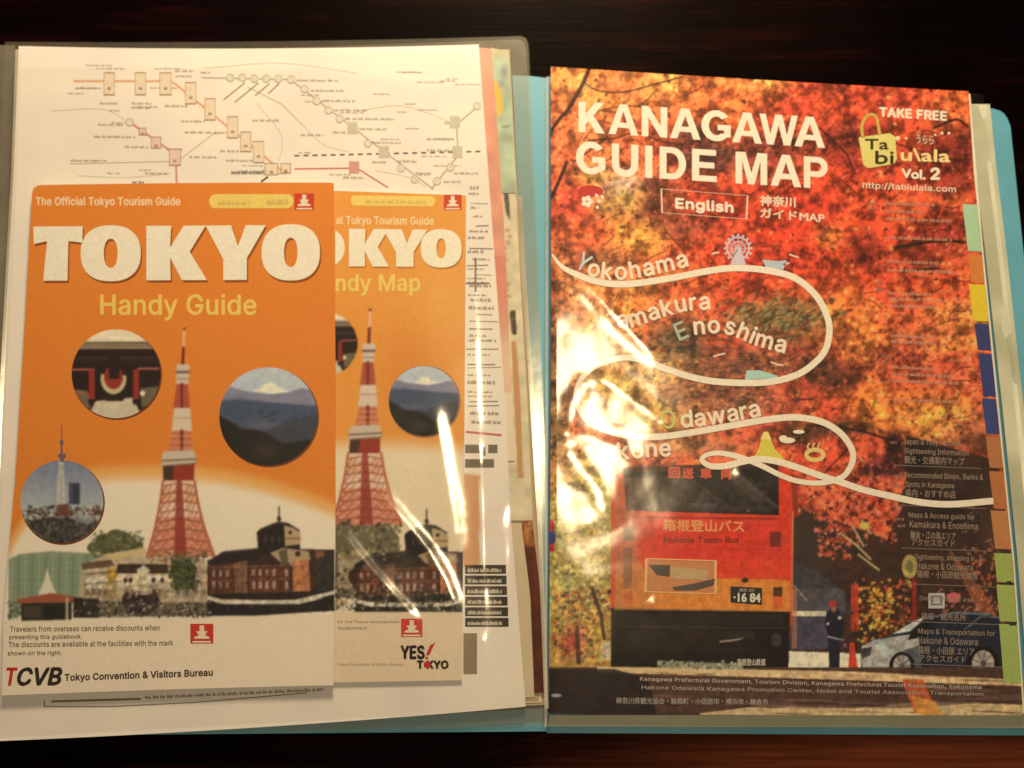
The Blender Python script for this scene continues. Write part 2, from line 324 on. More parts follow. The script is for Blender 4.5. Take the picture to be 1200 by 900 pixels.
# outlines of a plain grotesque alphabet: letter, advance, closed outlines (thousandths of the type size)
ALPHABET = {}
for ln in r'''&	448	197,-7 110,12 54,62 34,133 47,189 85,235 140,279 216,335 237,352 255,375 262,405 245,445 201,461 168,453 145,431 137,399 145,363 169,327 204,284 438,0 364,0 171,231 121,293 87,344 75,398 91,458 134,499 200,513 266,499 308,459 324,404 315,362 291,325 256,293 154,217 110,174 97,131 109,87 143,57 193,46 251,59 301,95 336,151 349,224 408,224 397,144 371,92 345,62 333,47 271,7
,	188	38,-119 68,71 137,71 84,-119
-	453	337,244 337,188 114,188 114,244
.	188	95,-4 63,9 50,41 63,73 95,87 128,73 141,41 128,9
/	249	235,533 71,-76 14,-76 178,533
0	453	227,-7 130,24 69,113 48,254 69,395 130,484 227,516 323,484 384,395 405,254 384,113 323,24|227,50 290,74 330,144 344,254 330,365 290,435 227,460 163,435 123,365 109,254 123,144 163,74
1	453	76,0 76,55 391,55 391,0|276,509 276,0 212,0 212,448 209,448 86,358 86,427 198,509
2	453	64,0 64,47 234,229 282,282 311,327 320,371 308,419 273,449 224,460 172,447 139,413 127,362 66,362 86,442 143,496 225,516 306,497 361,445 381,372 371,318 336,259 267,180 153,60 153,57 389,57 389,0
3	453	218,-7 133,10 70,57 44,132 109,132 126,87 165,59 219,50 275,61 315,93 329,145 316,196 275,234 201,248 157,248 157,299 288,448 288,452 70,452 70,509 372,509 372,461 211,278 211,289 308,276 371,222 393,145 370,66 309,12
4	453	40,105 40,158 247,509 311,509 109,166 109,163 413,163 413,105|282,0 282,121 282,146 282,318 343,318 343,0
5	453	221,-7 140,11 83,60 60,130 122,130 138,89 173,60 221,50 276,64 314,104 328,162 314,221 275,262 218,277 167,268 128,246 67,253 96,509 366,509 366,452 151,452 134,301 136,301 178,325 229,334 294,321 345,285 379,231 391,163 369,76 309,15
6	453	226,-7 142,15 84,74 64,162 80,239 137,340 252,509 322,509 151,261 145,261 165,288 196,307 235,314 316,295 370,240 389,157 368,73 310,14|226,48 279,63 314,101 327,157 314,213 279,251 226,265 174,252 138,214 125,158 138,102 174,63
7	453	97,0 323,448 323,452 62,452 62,509 391,509 391,449 165,0
8	453	226,-7 136,11 74,62 52,135 65,195 101,241 153,265 153,267 93,308 70,380 90,450 146,498 226,516 306,498 361,450 382,380 359,308 300,267 300,265 351,241 387,195 401,135 378,62 317,11|226,49 285,60 323,91 337,139 322,189 283,223 226,235 169,223 130,189 115,139 129,91 167,60|226,290 274,300 307,330 319,376 308,420 275,449 226,460 177,449 145,420 133,376 145,330 178,300
9	453	226,516 310,494 368,434 389,347 373,270 315,168 200,0 130,0 301,248 307,248 287,221 257,202 218,195 137,214 83,269 64,352 85,436 143,494|226,460 174,446 138,407 125,352 138,295 174,257 226,243 279,257 314,295 327,350 314,407 279,446
:	188	95,-4 63,9 50,41 63,73 95,87 128,73 141,41 128,9|95,271 63,284 50,316 63,349 95,362 128,349 141,316 128,284
A	480	16,0 201,509 276,509 463,0 395,0 287,302 264,372 232,478 245,478 213,371 191,302 85,0|110,142 110,199 370,199 370,142
B	456	60,0 60,509 241,509 329,491 381,442 398,374 387,320 356,286 315,267 315,262 363,245 402,203 418,136 400,67 344,18 247,0|125,57 245,57 330,80 349,105 355,137 342,184 306,218 248,231 125,231|125,285 238,285 288,296 323,326 336,372 313,429 240,452 125,452
C	510	267,-7 150,25 70,115 40,254 70,393 150,484 267,516 340,504 402,471 448,418 473,348 408,348 389,395 357,428 315,449 267,456 184,432 125,364 103,254 125,145 184,76 267,53 315,60 357,81 389,114 408,160 473,160 448,91 402,38 341,5
D	502	219,0 96,0 96,57 215,57 318,81 379,149 399,255 379,361 320,428 221,452 93,452 93,509 225,509 353,478 433,391 462,255 433,119 351,31|125,509 125,0 60,0 60,509
E	419	60,0 60,509 372,509 372,452 125,452 125,286 355,286 355,229 125,229 125,57 375,57 375,0
F	410	60,0 60,509 369,509 369,452 125,452 125,278 346,278 346,221 125,221 125,0
G	520	269,-7 149,25 69,116 40,254 69,393 149,484 265,516 340,504 403,469 449,416 474,349 408,349 387,393 356,427 315,448 265,456 183,432 125,364 103,254 125,145 184,76 269,53 345,71 396,123 415,199 283,199 283,256 478,256 478,200 451,91 377,19
H	517	60,0 60,509 125,509 125,289 392,289 392,509 457,509 457,0 392,0 392,232 125,232 125,0
I	300	31,0 31,57 118,57 118,452 31,452 31,509 269,509 269,452 183,452 183,57 269,57 269,0
J	396	185,-7 124,3 75,33 44,81 33,145 33,173 98,173 98,145 122,74 185,50 248,74 272,145 272,509 336,509 336,145 326,81 294,33 246,3
K	467	104,145 104,216 139,261 174,303 212,344 364,509 448,509 231,276 228,276|60,0 60,509 125,509 125,334 124,225 125,193 125,0|372,0 188,259 228,309 449,0
L	393	60,0 60,509 125,509 125,57 361,57 361,0
M	628	60,0 60,509 152,509 277,187 287,159 299,123 311,84 322,49 307,49 318,83 330,121 342,158 352,187 476,509 568,509 568,0 504,0 504,291 504,327 505,369 506,413 507,457 513,457 498,409 482,363 467,322 456,291 342,0 286,0 170,291 159,321 145,361 129,408 112,457 119,457 120,416 121,372 122,328 122,291 122,0
O	533	267,-7 150,25 70,115 40,254 70,393 150,484 267,516 384,484 464,393 493,254 464,115 384,25|267,53 349,76 408,144 430,254 408,365 349,433 267,456 184,433 125,364 103,254 125,144 184,76
P	445	60,0 60,509 235,509 332,487 390,430 409,348 390,265 332,207 235,186 109,186 109,242 233,242 297,256 333,294 344,348 333,402 297,439 232,452 125,452 125,0
R	449	60,0 60,509 236,509 333,489 390,433 409,352 390,271 333,217 236,198 96,198 96,255 234,255 298,267 334,300 345,352 334,405 298,440 233,452 125,452 125,0|353,0 230,229 303,229 428,0
S	447	224,-9 128,9 64,60 38,137 104,137 123,88 166,59 224,49 286,60 329,92 346,139 332,179 296,205 245,222 184,239 86,289 60,326 52,372 75,448 138,498 227,516 316,498 377,449 401,378 337,378 326,412 302,437 225,459 167,448 129,418 115,376 131,334 169,308 212,293 264,279 312,264 359,238 395,198 408,139 386,64 323,11
T	449	32,452 32,509 417,509 417,452 257,452 257,0 193,0 193,452
V	480	204,0 16,509 84,509 192,206 215,137 248,31 235,31 267,138 290,206 395,509 463,509 278,0
Y	472	203,0 203,208 16,509 91,509 192,344 222,292 250,230 224,230 251,293 280,344 381,509 455,509 268,208 268,0
a	389	160,-9 94,5 48,45 30,108 43,161 78,193 125,211 178,220 234,227 265,235 276,255 276,257 267,297 240,322 196,331 149,322 118,301 100,274 41,291 79,346 133,375 194,384 239,379 286,360 322,320 337,251 337,0 277,0 277,52 272,52 252,25 215,1|170,45 228,59 263,93 276,138 276,190 259,182 231,176 200,171 175,168 134,159 103,139 92,105 102,72 130,52
b	424	229,-8 172,4 138,31 118,59 112,59 112,0 53,0 53,509 114,509 114,319 118,319 137,346 171,373 229,384 313,361 370,293 390,189 370,84 313,16|220,47 279,66 316,117 328,189 316,261 280,311 220,330 161,312 125,263 113,189 125,115 162,65
c	396	207,-8 117,16 56,85 34,187 56,291 117,360 207,384 260,377 305,356 340,322 362,277 303,262 290,289 270,311 242,325 207,330 145,310 108,258 96,187 108,117 145,66 207,46 243,52 271,66 292,89 304,117 363,102 341,56 306,21 261,-1
d	424	195,-8 111,16 55,84 34,189 55,293 112,361 196,384 253,373 287,346 306,319 311,319 311,509 372,509 372,0 313,0 313,59 307,59 287,31 252,4|205,47 263,65 299,115 312,189 300,263 263,312 205,330 145,311 108,261 96,189 109,117 145,66
e	404	212,-8 117,16 56,85 34,187 55,290 115,359 205,384 266,374 319,341 357,282 371,194 371,169 75,169 75,221 309,221 298,269 263,314 205,330 146,313 109,270 96,211 96,178 110,106 151,61 212,46 254,53 285,73 306,105 365,91 335,39 283,4
f	254	228,379 228,327 6,327 6,379|81,0 81,432 96,486 135,519 187,530 222,527 243,521 227,468 215,472 195,474 154,460 142,419 142,0
g	425	207,-151 134,-140 82,-110 51,-69 101,-41 122,-66 154,-88 207,-97 282,-75 304,-47 311,-6 311,68 306,68 287,41 252,16 195,5 113,27 55,90 34,191 55,293 112,361 196,384 253,373 288,346 308,319 313,319 313,379 372,379 372,-9 350,-90 291,-136|205,59 264,75 300,121 312,193 300,264 264,312 205,330 145,312 109,262 96,193 109,123 145,76
h	410	114,227 114,0 53,0 53,509 114,509 114,287 102,287 152,362 227,384 295,369 341,321 357,240 357,0 296,0 296,235 273,304 246,323 210,329 161,317 126,283
i	167	53,0 53,379 114,379 114,0|84,443 54,455 41,483 54,512 84,524 114,512 126,483 114,455
j	167	53,379 114,379 114,-30 102,-90 65,-129 4,-143 -10,-143 -10,-87 2,-87 40,-72 53,-29|83,443 53,455 41,483 53,512 83,524 114,512 126,483 114,455
k	381	110,137 110,212 121,212 284,379 360,379 184,199 177,199|53,0 53,509 114,509 114,0|294,0 148,186 191,229 372,0
l	189	139,-2 74,20 53,84 53,509 114,509 114,99 120,62 146,52 160,53 170,54 181,3 162,-1
m	610	53,0 53,379 112,379 112,295 108,295 132,346 172,376 219,386 287,361 321,295 312,295 337,343 381,375 437,386 497,372 541,328 557,255 557,0 496,0 496,254 490,289 473,313 419,330 374,320 345,290 335,247 335,0 274,0 274,260 253,311 199,330 158,320 126,289 114,238 114,0
n	410	114,227 114,0 53,0 53,379 112,379 112,287 102,287 152,362 227,384 295,369 341,321 357,240 357,0 296,0 296,235 273,304 246,323 210,329 161,317 126,283
o	415	207,-8 117,16 56,85 34,187 56,291 117,360 207,384 299,360 359,291 381,187 359,85 299,16|207,46 270,66 307,117 319,187 307,258 270,310 207,330 145,310 108,258 96,187 108,117 145,66
p	424	53,-143 53,379 112,379 112,319 118,319 137,346 171,373 229,384 313,361 370,293 390,189 370,84 313,16 229,-8 173,4 138,31 118,59 114,59 114,-143|220,47 279,66 316,117 328,189 316,261 280,311 220,330 161,312 125,263 113,189 125,115 162,65
r	259	53,0 53,379 112,379 112,321 115,321 152,367 213,385 229,384 243,384 243,322 230,324 207,326 159,315 126,284 114,237 114,0
s	365	182,-8 112,3 62,38 36,94 94,107 124,60 181,45 244,62 268,103 254,136 212,155 149,170 72,208 47,274 65,332 115,370 187,384 254,372 299,339 324,290 268,277 243,316 187,333 131,317 109,277 124,243 172,223 229,209 306,171 331,107 312,47 260,6
t	227	204,379 204,327 6,327 6,379|65,471 126,471 126,98 136,61 170,50 185,51 202,54 213,2 192,-3 168,-4 92,21 72,52 65,93
u	410	182,-5 115,11 69,59 53,139 53,379 114,379 114,144 137,75 164,56 200,50 249,62 283,97 296,153 296,379 357,379 357,0 298,0 298,80 257,17
v	389	163,0 17,379 84,379 165,155 187,87 206,21 184,21 203,87 224,155 305,379 371,379 226,0
w	567	138,0 23,379 87,379 133,214 154,137 175,41 165,41 186,135 206,214 252,379 316,379 362,214 382,136 402,41 391,41 413,135 434,214 480,379 545,379 429,0 368,0 319,172 305,225 291,280 277,338 291,338 277,280 263,225 248,172 199,0
y	389	47,-139 61,-86 71,-87 104,-89 130,-74 151,-36 163,-1 17,379 84,379 165,155 187,87 206,21 184,21 202,87 224,155 305,379 371,379 204,-58 177,-107 139,-136 91,-145 65,-143'''.split('\n'):
    ch, adv, body = ln.split('\t'); ALPHABET[ch] = (int(adv)/1000., [[tuple(int(q)/1000. for q in p.split(',')) for p in pl.split()] for pl in body.split('|')])
def fill(loops):
    """triangles inside closed outlines (non-zero winding)"""
    from mathutils.geometry import delaunay_2d_cdt
    from mathutils import Vector
    vs, es, n = [], [], 0
    for lp in loops:
        k = len(lp); vs += [Vector(p) for p in lp]; es += [(n+i, n+(i+1) % k) for i in range(k)]; n += k
    V, _, F, *_ = delaunay_2d_cdt(vs, es, [], 0, 1e-6)
    V = np.array([tuple(v) for v in V]); F = [f for f in F if len(f) == 3]
    C = np.array([V[f].mean(0) for f in F]); wn_ = np.zeros(len(C))
    for lp in loops:
        for (xa, ya), (xb, yb) in zip(lp, lp[1:]+lp[:1]):
            side = (xb-xa)*(C[:, 1]-ya)-(C[:, 0]-xa)*(yb-ya)
            wn_ += ((ya <= C[:, 1]) & (yb > C[:, 1]) & (side > 0)).astype(int)-((ya > C[:, 1]) & (yb <= C[:, 1]) & (side < 0)).astype(int)
    def area(f): a, b, c = V[f]; return abs((b[0]-a[0])*(c[1]-a[1])-(b[1]-a[1])*(c[0]-a[0]))
    return V, [list(f) for f, q in zip(F, wn_) if q != 0 and area(list(f)) > 1e-7]
_gl = {}
_tc = {}
def text_geo(s, track=1.0, plain=True):
    k = (s, track, plain)
    if k not in _tc and plain and all(c == ' ' or c in ALPHABET for c in s):
        x = 0; Vs, Fs, n = [], [], 0
        for c in s:
            if c == ' ': x += .2; continue
            adv, pls = ALPHABET[c]
            if c not in _gl: _gl[c] = fill(pls)
            V, F = _gl[c]; Vs.append(V+[x, 0]); Fs += [[i+n for i in f] for f in F]; n += len(V)
            x += adv+.012*track
        _tc[k] = (np.concatenate(Vs), Fs)
    if k not in _tc:
        cu = bpy.data.curves.new('lettering', 'FONT'); cu.body = s; cu.space_character = track; cu.resolution_u = 3
        _tc[k] = curve_mesh(cu); bpy.data.curves.remove(cu)
    return _tc[k]
def g_text(s, quad, bold=0, shear=0, track=1.0, plain=True):
    """quad: TL, TR, BR, BL of the lettering's bounding box. bold: px spread."""
    V, F = text_geo(s, track, plain)
    V = V.copy(); V[:, 0] += shear*V[:, 1]
    mn, mx = V.min(0), V.max(0)
    u = (V[:, 0]-mn[0])/(mx[0]-mn[0]); v = (mx[1]-V[:, 1])/(mx[1]-mn[1]) if mx[1] > mn[1] else 0*u
    q = np.array(quad, float)
    p = (q[0]*(1-u)[:, None]+q[1]*u[:, None])*(1-v)[:, None]+(q[3]*(1-u)[:, None]+q[2]*u[:, None])*v[:, None]
    return p, F
def lettering(name, s, quad, z, col, parent, bold=0, shear=0, track=1.0, plain=True):
    p, F = g_text(s, quad, 0, shear, track, plain)
    offs = [(0, 0)] if not bold else [(bold*math.cos(a), bold*math.sin(a)) for a in (0.4, 2.0, 3.5, 5.1)]
    V, FF = [], []
    for k, (ox, oy) in enumerate(offs):
        w3 = P(p[:, 0]+ox, p[:, 1]+oy, z+k*.6e-5); o = len(V); V += w3.tolist(); FF += [[i+o for i in f] for f in F]
    return mesh_obj(name, V, FF, mat_ink(col), parent)
def box4(xa, ya, xb, yb, sl=0): return [(xa, ya), (xb, ya+sl*(xb-xa)), (xb, yb+sl*(xb-xa)), (xa, yb)]
def along(s, curve, size, bold=.6):
    """letters stood one by one on a curved base line; returns geometry"""
    c = catmull(curve, 10); seg = np.linalg.norm(np.diff(c, axis=0), axis=1); L = np.concatenate([[0], np.cumsum(seg)])
    adv = []; glyph = []
    for ch in s:
        V, F = text_geo(ch); adv.append(V[:, 0].max()-V[:, 0].min()+.09 if len(V) else .3); glyph.append((V, F))
    k = L[-1]/sum(adv); kw = min(k, size*1.0); x = 0; out = []
    for (V, F), a in zip(glyph, adv):
        if len(V):
            mid = (x+a/2)*k; px = np.interp(mid, L, c[:, 0]); py = np.interp(mid, L, c[:, 1])
            i = min(np.searchsorted(L, mid), len(c)-1); d = c[i]-c[i-1]; th = math.atan2(d[1], d[0])
            X = (V[:, 0]-(V[:, 0].max()+V[:, 0].min())/2)*kw; Y = -V[:, 1]*size
            for ox, oy in ((-bold, -bold*.5), (bold, bold*.5), (0, bold), (0, -bold)):
                out.append((np.stack([px+(X+ox)*math.cos(th)-(Y+oy)*math.sin(th), py+(X+ox)*math.sin(th)+(Y+oy)*math.cos(th)], -1), F))
        x += a
    return out
def layered(name, geos, z, col, parent):
    V, FF = [], []
    for k, (p, F) in enumerate(geos):
        p = np.array(p); w3 = P(p[:, 0], p[:, 1], z+(k % 4)*.6e-5); o = len(V); V += w3.tolist(); FF += [[i+o for i in f] for f in F]
    return mesh_obj(name, V, FF, mat_ink(col), parent)
# heavy block capitals drawn by hand as outlines in a unit box (y up)
def arc(cx, cy, rx, ry, a0, a1, n=14, pw=1.0):
    a = np.radians(np.linspace(a0, a1, n)); f = lambda t: np.sign(t)*np.abs(t)**pw
    return [(cx+rx*f(math.cos(t)), cy+ry*f(math.sin(t))) for t in a]
HEAVY = {
 'T': [[(0, 1), (1, 1), (.99, .70), (.71, .73), (.69, 0), (.20, 0), (.28, .73), (.01, .68)]],
 'O': [arc(.5, .5, .5, .515, 0, 352, 40, .85), arc(.5, .5, .115, .27, 0, 350, 24, .9)],
 'K': [[(0, 0), (0, 1), (.42, 1), (.40, .60), (.63, 1), (1.0, 1), (.73, .52), (1.02, 0), (.60, 0), (.40, .42), (.41, 0)]],
 'Y': [[(0, 1), (.43, 1), (.55, .62), (.68, 1), (1.02, 1), (.70, .40), (.70, 0), (.30, 0), (.30, .38)]]}
BOLD = {
 'K': [[(0, 0), (0, 1), (.27, 1), (.27, .60), (.62, 1), (.96, 1), (.56, .57), (1.0, 0), (.66, 0), (.38, .38), (.27, .27), (.27, 0)]],
 'A': [[(0, 0), (.37, 1), (.63, 1), (1, 0), (.76, 0), (.685, .23), (.315, .23), (.24, 0)], [(.375, .40), (.625, .40), (.50, .78)]],
 'N': [[(0, 0), (0, 1), (.27, 1), (.74, .37), (.74, 1), (1, 1), (1, 0), (.73, 0), (.26, .63), (.26, 0)]],
 'G': [arc(.5, .5, .5, .51, 38, 312, 30)+[(.98, .15), (.98, .54), (.54, .54), (.54, .36), (.76, .36), (.76, .25)]+arc(.5, .5, .25, .31, 305, 45, 26)],
 'W': [[(0, 1), (.165, 1), (.285, .34), (.41, 1), (.59, 1), (.715, .34), (.835, 1), (1, 1), (.80, 0), (.63, 0), (.50, .66), (.37, 0), (.20, 0)]],
 'U': [[(0, 1), (.27, 1), (.27, .40)]+arc(.5, .36, .23, .17, 180, 360, 10)+[(.73, 1), (1, 1), (1, .40)]+arc(.5, .38, .5, .40, 0, -180, 16)],
 'I': [[(0, 0), (0, 1), (1, 1), (1, 0)]],
 'D': [[(0, 0), (0, 1), (.48, 1)]+arc(.48, .5, .52, .5, 88, -88, 18)+[(.48, 0)], [(.26, .18), (.44, .18)]+arc(.44, .5, .29, .32, -85, 85, 14)+[(.26, .82)]],
 'E': [[(0, 0), (0, 1), (.97, 1), (.97, .82), (.29, .82), (.29, .60), (.90, .60), (.90, .42), (.29, .42), (.29, .18), (1, .18), (1, 0)]],
 'M': [[(0, 0), (0, 1), (.31, 1), (.5, .36), (.69, 1), (1, 1), (1, 0), (.79, 0), (.79, .74), (.60, 0), (.40, 0), (.21, .74), (.21, 0)]],
 'P': [[(0, 0), (0, 1), (.60, 1)]+arc(.60, .68, .40, .32, 88, -88, 14)+[(.27, .36), (.27, 0)], [(.27, .54), (.56, .54)]+arc(.56, .68, .17, .14, -85, 85, 8)+[(.27, .82)]]}
_gc = {}
def glyph_geo(tab, ch):
    k = (id(tab), ch)
    if k not in _gc:
        cu = bpy.data.curves.new('capital', 'CURVE'); cu.dimensions = '2D'; cu.fill_mode = 'BOTH'
        for pl in tab[ch]:
            sp = cu.splines.new('POLY'); sp.points.add(len(pl)-1); sp.use_cyclic_u = True
            for q, (x, y) in zip(sp.points, pl): q.co = (100*x, 100*y, 0, 1)
        _gc[k] = curve_mesh(cu); bpy.data.curves.remove(cu)
    return _gc[k]
def capitals(tab, items, y_top, y_base):
    """items: (letter, x0, x1); y_top / y_base: functions of x"""
    out = []
    for ch, xa, xb in items:
        V, F = glyph_geo(tab, ch); x = xa+V[:, 0]*(xb-xa); yb = np.array([y_base(t) for t in x]); yt = np.array([y_top(t) for t in x])
        out.append((np.stack([x, yb+(yt-yb)*V[:, 1]], -1), F))
    return out
def disc(name, cx, cy, r, z, canvas, parent, n=90):
    rr = np.linspace(0, 1, n//2+1)[1:]; a = np.linspace(0, 2*math.pi, 180, endpoint=False)
    X = cx+r*rr[:, None]*np.cos(a)[None]; Y = cy+r*rr[:, None]*np.sin(a)[None]
    px = np.concatenate([[cx], X.ravel()]); py = np.concatenate([[cy], Y.ravel()]); m = 180
    F = [[0, 1+i, 1+(i+1) % m] for i in range(m)]
    for k in range(len(rr)-1):
        F += [[1+k*m+i, 1+(k+1)*m+i, 1+(k+1)*m+(i+1) % m, 1+k*m+(i+1) % m] for i in range(m)]
    return mesh_obj(name, P(px, py, z), F, mat_print(), parent, cols=ink(canvas.sample(px, py)))
def strip(name, L, R, z, canvas, parent, step=1.3):    # a cut-out piece of picture between two edges
    return sheet(name, L, R, z, z, mat_print(), parent, step=step, canvas=canvas, skirt=False)
def greek(xa, ya, xb, h, sl=0, gap=.25, word=(3, 8)):   # small print too fine to read: rows of broken ticks
    out = []; x = xa
    while x < xb:
        wl = RNG.uniform(*word); xe = min(x+wl, xb)
        y = ya+sl*(x-xa)
        t = x
        while t < xe-.5:
            c = RNG.uniform(.8, 1.4); hh = h*RNG.uniform(.55, 1)
            out.append(g_rect(t, y-hh, t+c*.7, y)); t += c
        x = xe+gap*wl
    return out
STUFFY = {'station_names', 'small_print', 'pill_print', 'table_print', 'page_number_marks'}
def multi(name, geos, z, col, parent):
    V, F = merge(geos); zz = np.concatenate([np.full(len(v), z+5e-6*(k % 8)) for k, (v, f) in enumerate(geos)])
    V = np.array(V); o = mesh_obj(name, P(V[:, 0], V[:, 1], zz), F, mat_ink(col), parent)
    if len(geos) > 12 and name != 'title_lettering' and 'picture' not in name or name in STUFFY: o['kind'] = 'stuff'
    return o

# ================================================================ THE TABLE
tv = [(-1.1, -.9, 0), (1.1, -.9, 0), (1.1, .75, 0), (-1.1, .75, 0)]
tv += [(x, y, -.035) for x, y, _ in tv]
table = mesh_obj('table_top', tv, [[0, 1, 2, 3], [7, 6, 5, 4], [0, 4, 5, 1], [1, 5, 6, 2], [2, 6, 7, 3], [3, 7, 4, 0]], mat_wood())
table['kind'] = 'structure'

# ================================================================ THE DISPLAY BOOK
Z_COV = .0016
book = thing('display_book', 'blue plastic display book lying open on the dark wooden table with clear pockets', 'folder')
blue = mat_plastic((100, 160, 156), .40, 'blue_plastic')
sheet('front_cover', [(34, 66), (26, 862)], [(642, 90), (641, 857)], Z_COV, .0003, blue, book, step=20, round_=((1, 0, 5),))
sheet('back_cover', [(646, 108), (641, 859)], [(1182, 128), (1203, 330), (1236, 862)], Z_COV, .0003, blue, book, step=10, round_=((1, 0, 18), (1, 1, 16)))
sheet('spine', [(641.5, 90), (640.5, 858)], [(646, 90), (644, 858)], .0026, .0003, mat_plastic((70, 130, 140), .4), book, step=12)
# further pockets of the book lying under the papers
hz = mat_film(.032, .04, .16, 'hazy_pocket_film')
sheet('clear_pocket', [(-80, 52), (-80, 860)], [(17.5, 53), (12, 200), (1, 500), (-12, 860)], .0030, .0028, mat_film(.075, .05, .2, 'milky_pocket_film'), book, step=30)
sheet('clear_pocket', [(6, 49), (-30, 862)], [(619, 42), (628, 230), (640, 560), (641, 850)], .0042, .0040, hz, book, step=9, round_=((1, 0, 9),), bow=3)
sheet('clear_pocket', [(330, 56), (330, 858)], [(616, 46), (632, 330), (639, 846)], .0046, .0044, hz, book, step=9, round_=((1, 0, 9),))

# ================================================================ LOOSE PAPERS IN THE LEFT POCKETS
RE = [(597, 58), (606, 230), (612, 320), (623, 500), (630, 620), (640, 826)]
t = thing('document_sheets', 'cream bundle of papers under the rail map, its edges fanned out at the right', 'paper')
for k, (dx, c) in enumerate([(0, (198, 168, 118)), (-5, (226, 204, 156)), (-9, (190, 156, 104)), (-13, (214, 188, 138))]):
    sheet('page', [(60, 64), (20, 846)], [(x+dx+RNG.uniform(-.6, .6), y+(k*1.5 if i == 0 else -k*3 if i == 5 else 0)) for i, (x, y) in enumerate(RE)], .0050+k*.00035, .0048+k*.00035, mat_paper(c), t, step=12)
t = thing('brown_leaflet', 'reddish brown leaflet edge showing between the pocket glare and the paper stack', 'leaflet')
cv = Canvas(590, 320, 645, 830, (170, 105, 50))
cv.grain(.5, 9, 5); cv.speck(600, 330, 640, 640, 60, [(225, 200, 150), (110, 60, 30), (245, 225, 180)], (1.5, 4), .6, 3)
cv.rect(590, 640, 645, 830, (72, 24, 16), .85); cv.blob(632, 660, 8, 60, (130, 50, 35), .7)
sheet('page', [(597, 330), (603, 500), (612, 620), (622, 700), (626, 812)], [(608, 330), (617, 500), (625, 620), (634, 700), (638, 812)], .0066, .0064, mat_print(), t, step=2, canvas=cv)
t = thing('green_leaflet', 'pale green leaflet with a yellow blob, right of the salmon strip', 'leaflet')
cv = Canvas(570, 50, 620, 330, (176, 184, 140))
cv.grain(.16, 14, 6); cv.blob(584, 62, 12, 6, (205, 180, 120), .9)
cv.poly([(577, 92), (583, 96), (588, 108), (590, 125), (588, 134), (583, 138), (580, 120)], (226, 184, 72), .9)
cv.blob(591, 84, 5, 9, (135, 128, 120), .8); cv.blob(588, 98, 4, 5, (140, 130, 140), .5)
cv.line([(588, 148), (593, 149), (597, 147)], 1.3, (110, 120, 95)); cv.rect(575, 221, 615, 226, (160, 168, 125))
sheet('page', [(575, 56), (581, 226)], [(596, 60), (605, 226)], .0069, .0066, mat_print(), t, step=1.6, canvas=cv, round_=((1, 0, 4),))
t = thing('cream_leaflet', 'cream leaflet with a column of dark marks below the green leaflet', 'leaflet')
cv = Canvas(570, 215, 625, 620, (222, 202, 152)); cv.grain(.1, 12, 8)
cv.poly([(590, 226), (596, 226), (598, 258), (593, 250)], (96, 82, 62)); cv.poly([(597, 365), (604, 363), (606, 392), (600, 392)], (90, 72, 55))
for i in range(16): cv.blob(RNG.uniform(589, 602), 270+i*7, 3, 2.5, (165, 120, 80), .8)
cv.poly([(599, 400), (605, 400), (610, 470), (613, 560), (607, 560), (603, 480)], (200, 140, 85), .9)
sheet('page', [(580, 227), (597, 610)], [(604, 227), (610, 330), (618, 470), (624, 610)], .0068, .0066, mat_print(), t, step=1.8, canvas=cv)
t = thing('salmon_sheet', 'salmon pink sheet showing as a narrow strip right of the rail map', 'paper')
cv = Canvas(550, 45, 620, 560, (222, 150, 112)); cv.grain(.10, 20, 9)
cv.rect(550, 300, 620, 395, (214, 120, 92), .5); cv.blob(600, 430, 30, 60, (235, 200, 150), .9); cv.rect(550, 460, 620, 560, (236, 214, 168), .9)
sheet('page', [(540, 54), (560, 540)], [(576, 57), (590, 250), (597, 400), (603, 540)], .0073, .0070, mat_print(), t, step=2.2, canvas=cv)

# ================================================================ RAIL MAP
Z_MAP = .0078
rail = thing('rail_map_sheet', 'large cream rail network map sheet lying behind the two orange guides', 'map')
cv = Canvas(-60, 40, 640, 880, (241, 222, 186))
cv.grain(.035, 60, 11)
cv.rect(543, 556, 562, 664, (214, 150, 92), .9)
MR = [(561, 52), (572, 200), (583, 350), (592, 470), (598, 600), (606, 700), (616, 828)]
sheet('paper', [(22, 54), (16, 200), (0, 505), (-16, 869)], MR, Z_MAP, .0072, mat_print(), rail, step=3, canvas=cv, bow=4)
zl = Z_MAP+EPS
OR, GR, DK, PK, RD = (230, 168, 116), (184, 170, 140), (112, 100, 80), (214, 140, 120), (206, 110, 92)
multi('orange_rail_line', [g_stroke([(86, 95), (200, 95), (205, 98), (335, 204)], 2.6)], zl, OR, rail)
multi('pink_rail_line', [g_stroke([(152, 143), (200, 177), (206, 184), (207, 216)], 2.4)], zl, PK, rail)
multi('grey_rail_line', [g_stroke([(236, 91), (338, 93), (344, 96), (508, 222)], 1.6), g_stroke([(562, 123), (535, 146), (537, 182), (505, 222)], 1.8)], zl, GR, rail)
multi('red_rail_line', [g_stroke([(345, 198), (418, 197), (455, 220)], 1.8)], zl, RD, rail); multi('red_rail_line', [g_stroke([(546, 506), (588, 510)], 2.6)], zl, RD, rail)
for p in ([(82, 192), (205, 189)], [(212, 186), (250, 157), (268, 155)], [(290, 102), (330, 122), (356, 148)]): multi('thin_rail_line', [g_stroke(p, .8)], zl, (180, 150, 115), rail)
multi('dashed_rail_line', [g_stroke([(345+i*10.6, 182.5-i*.25), (351+i*10.6, 182.4-i*.25)], 2) for i in range(21)], zl, DK, rail)
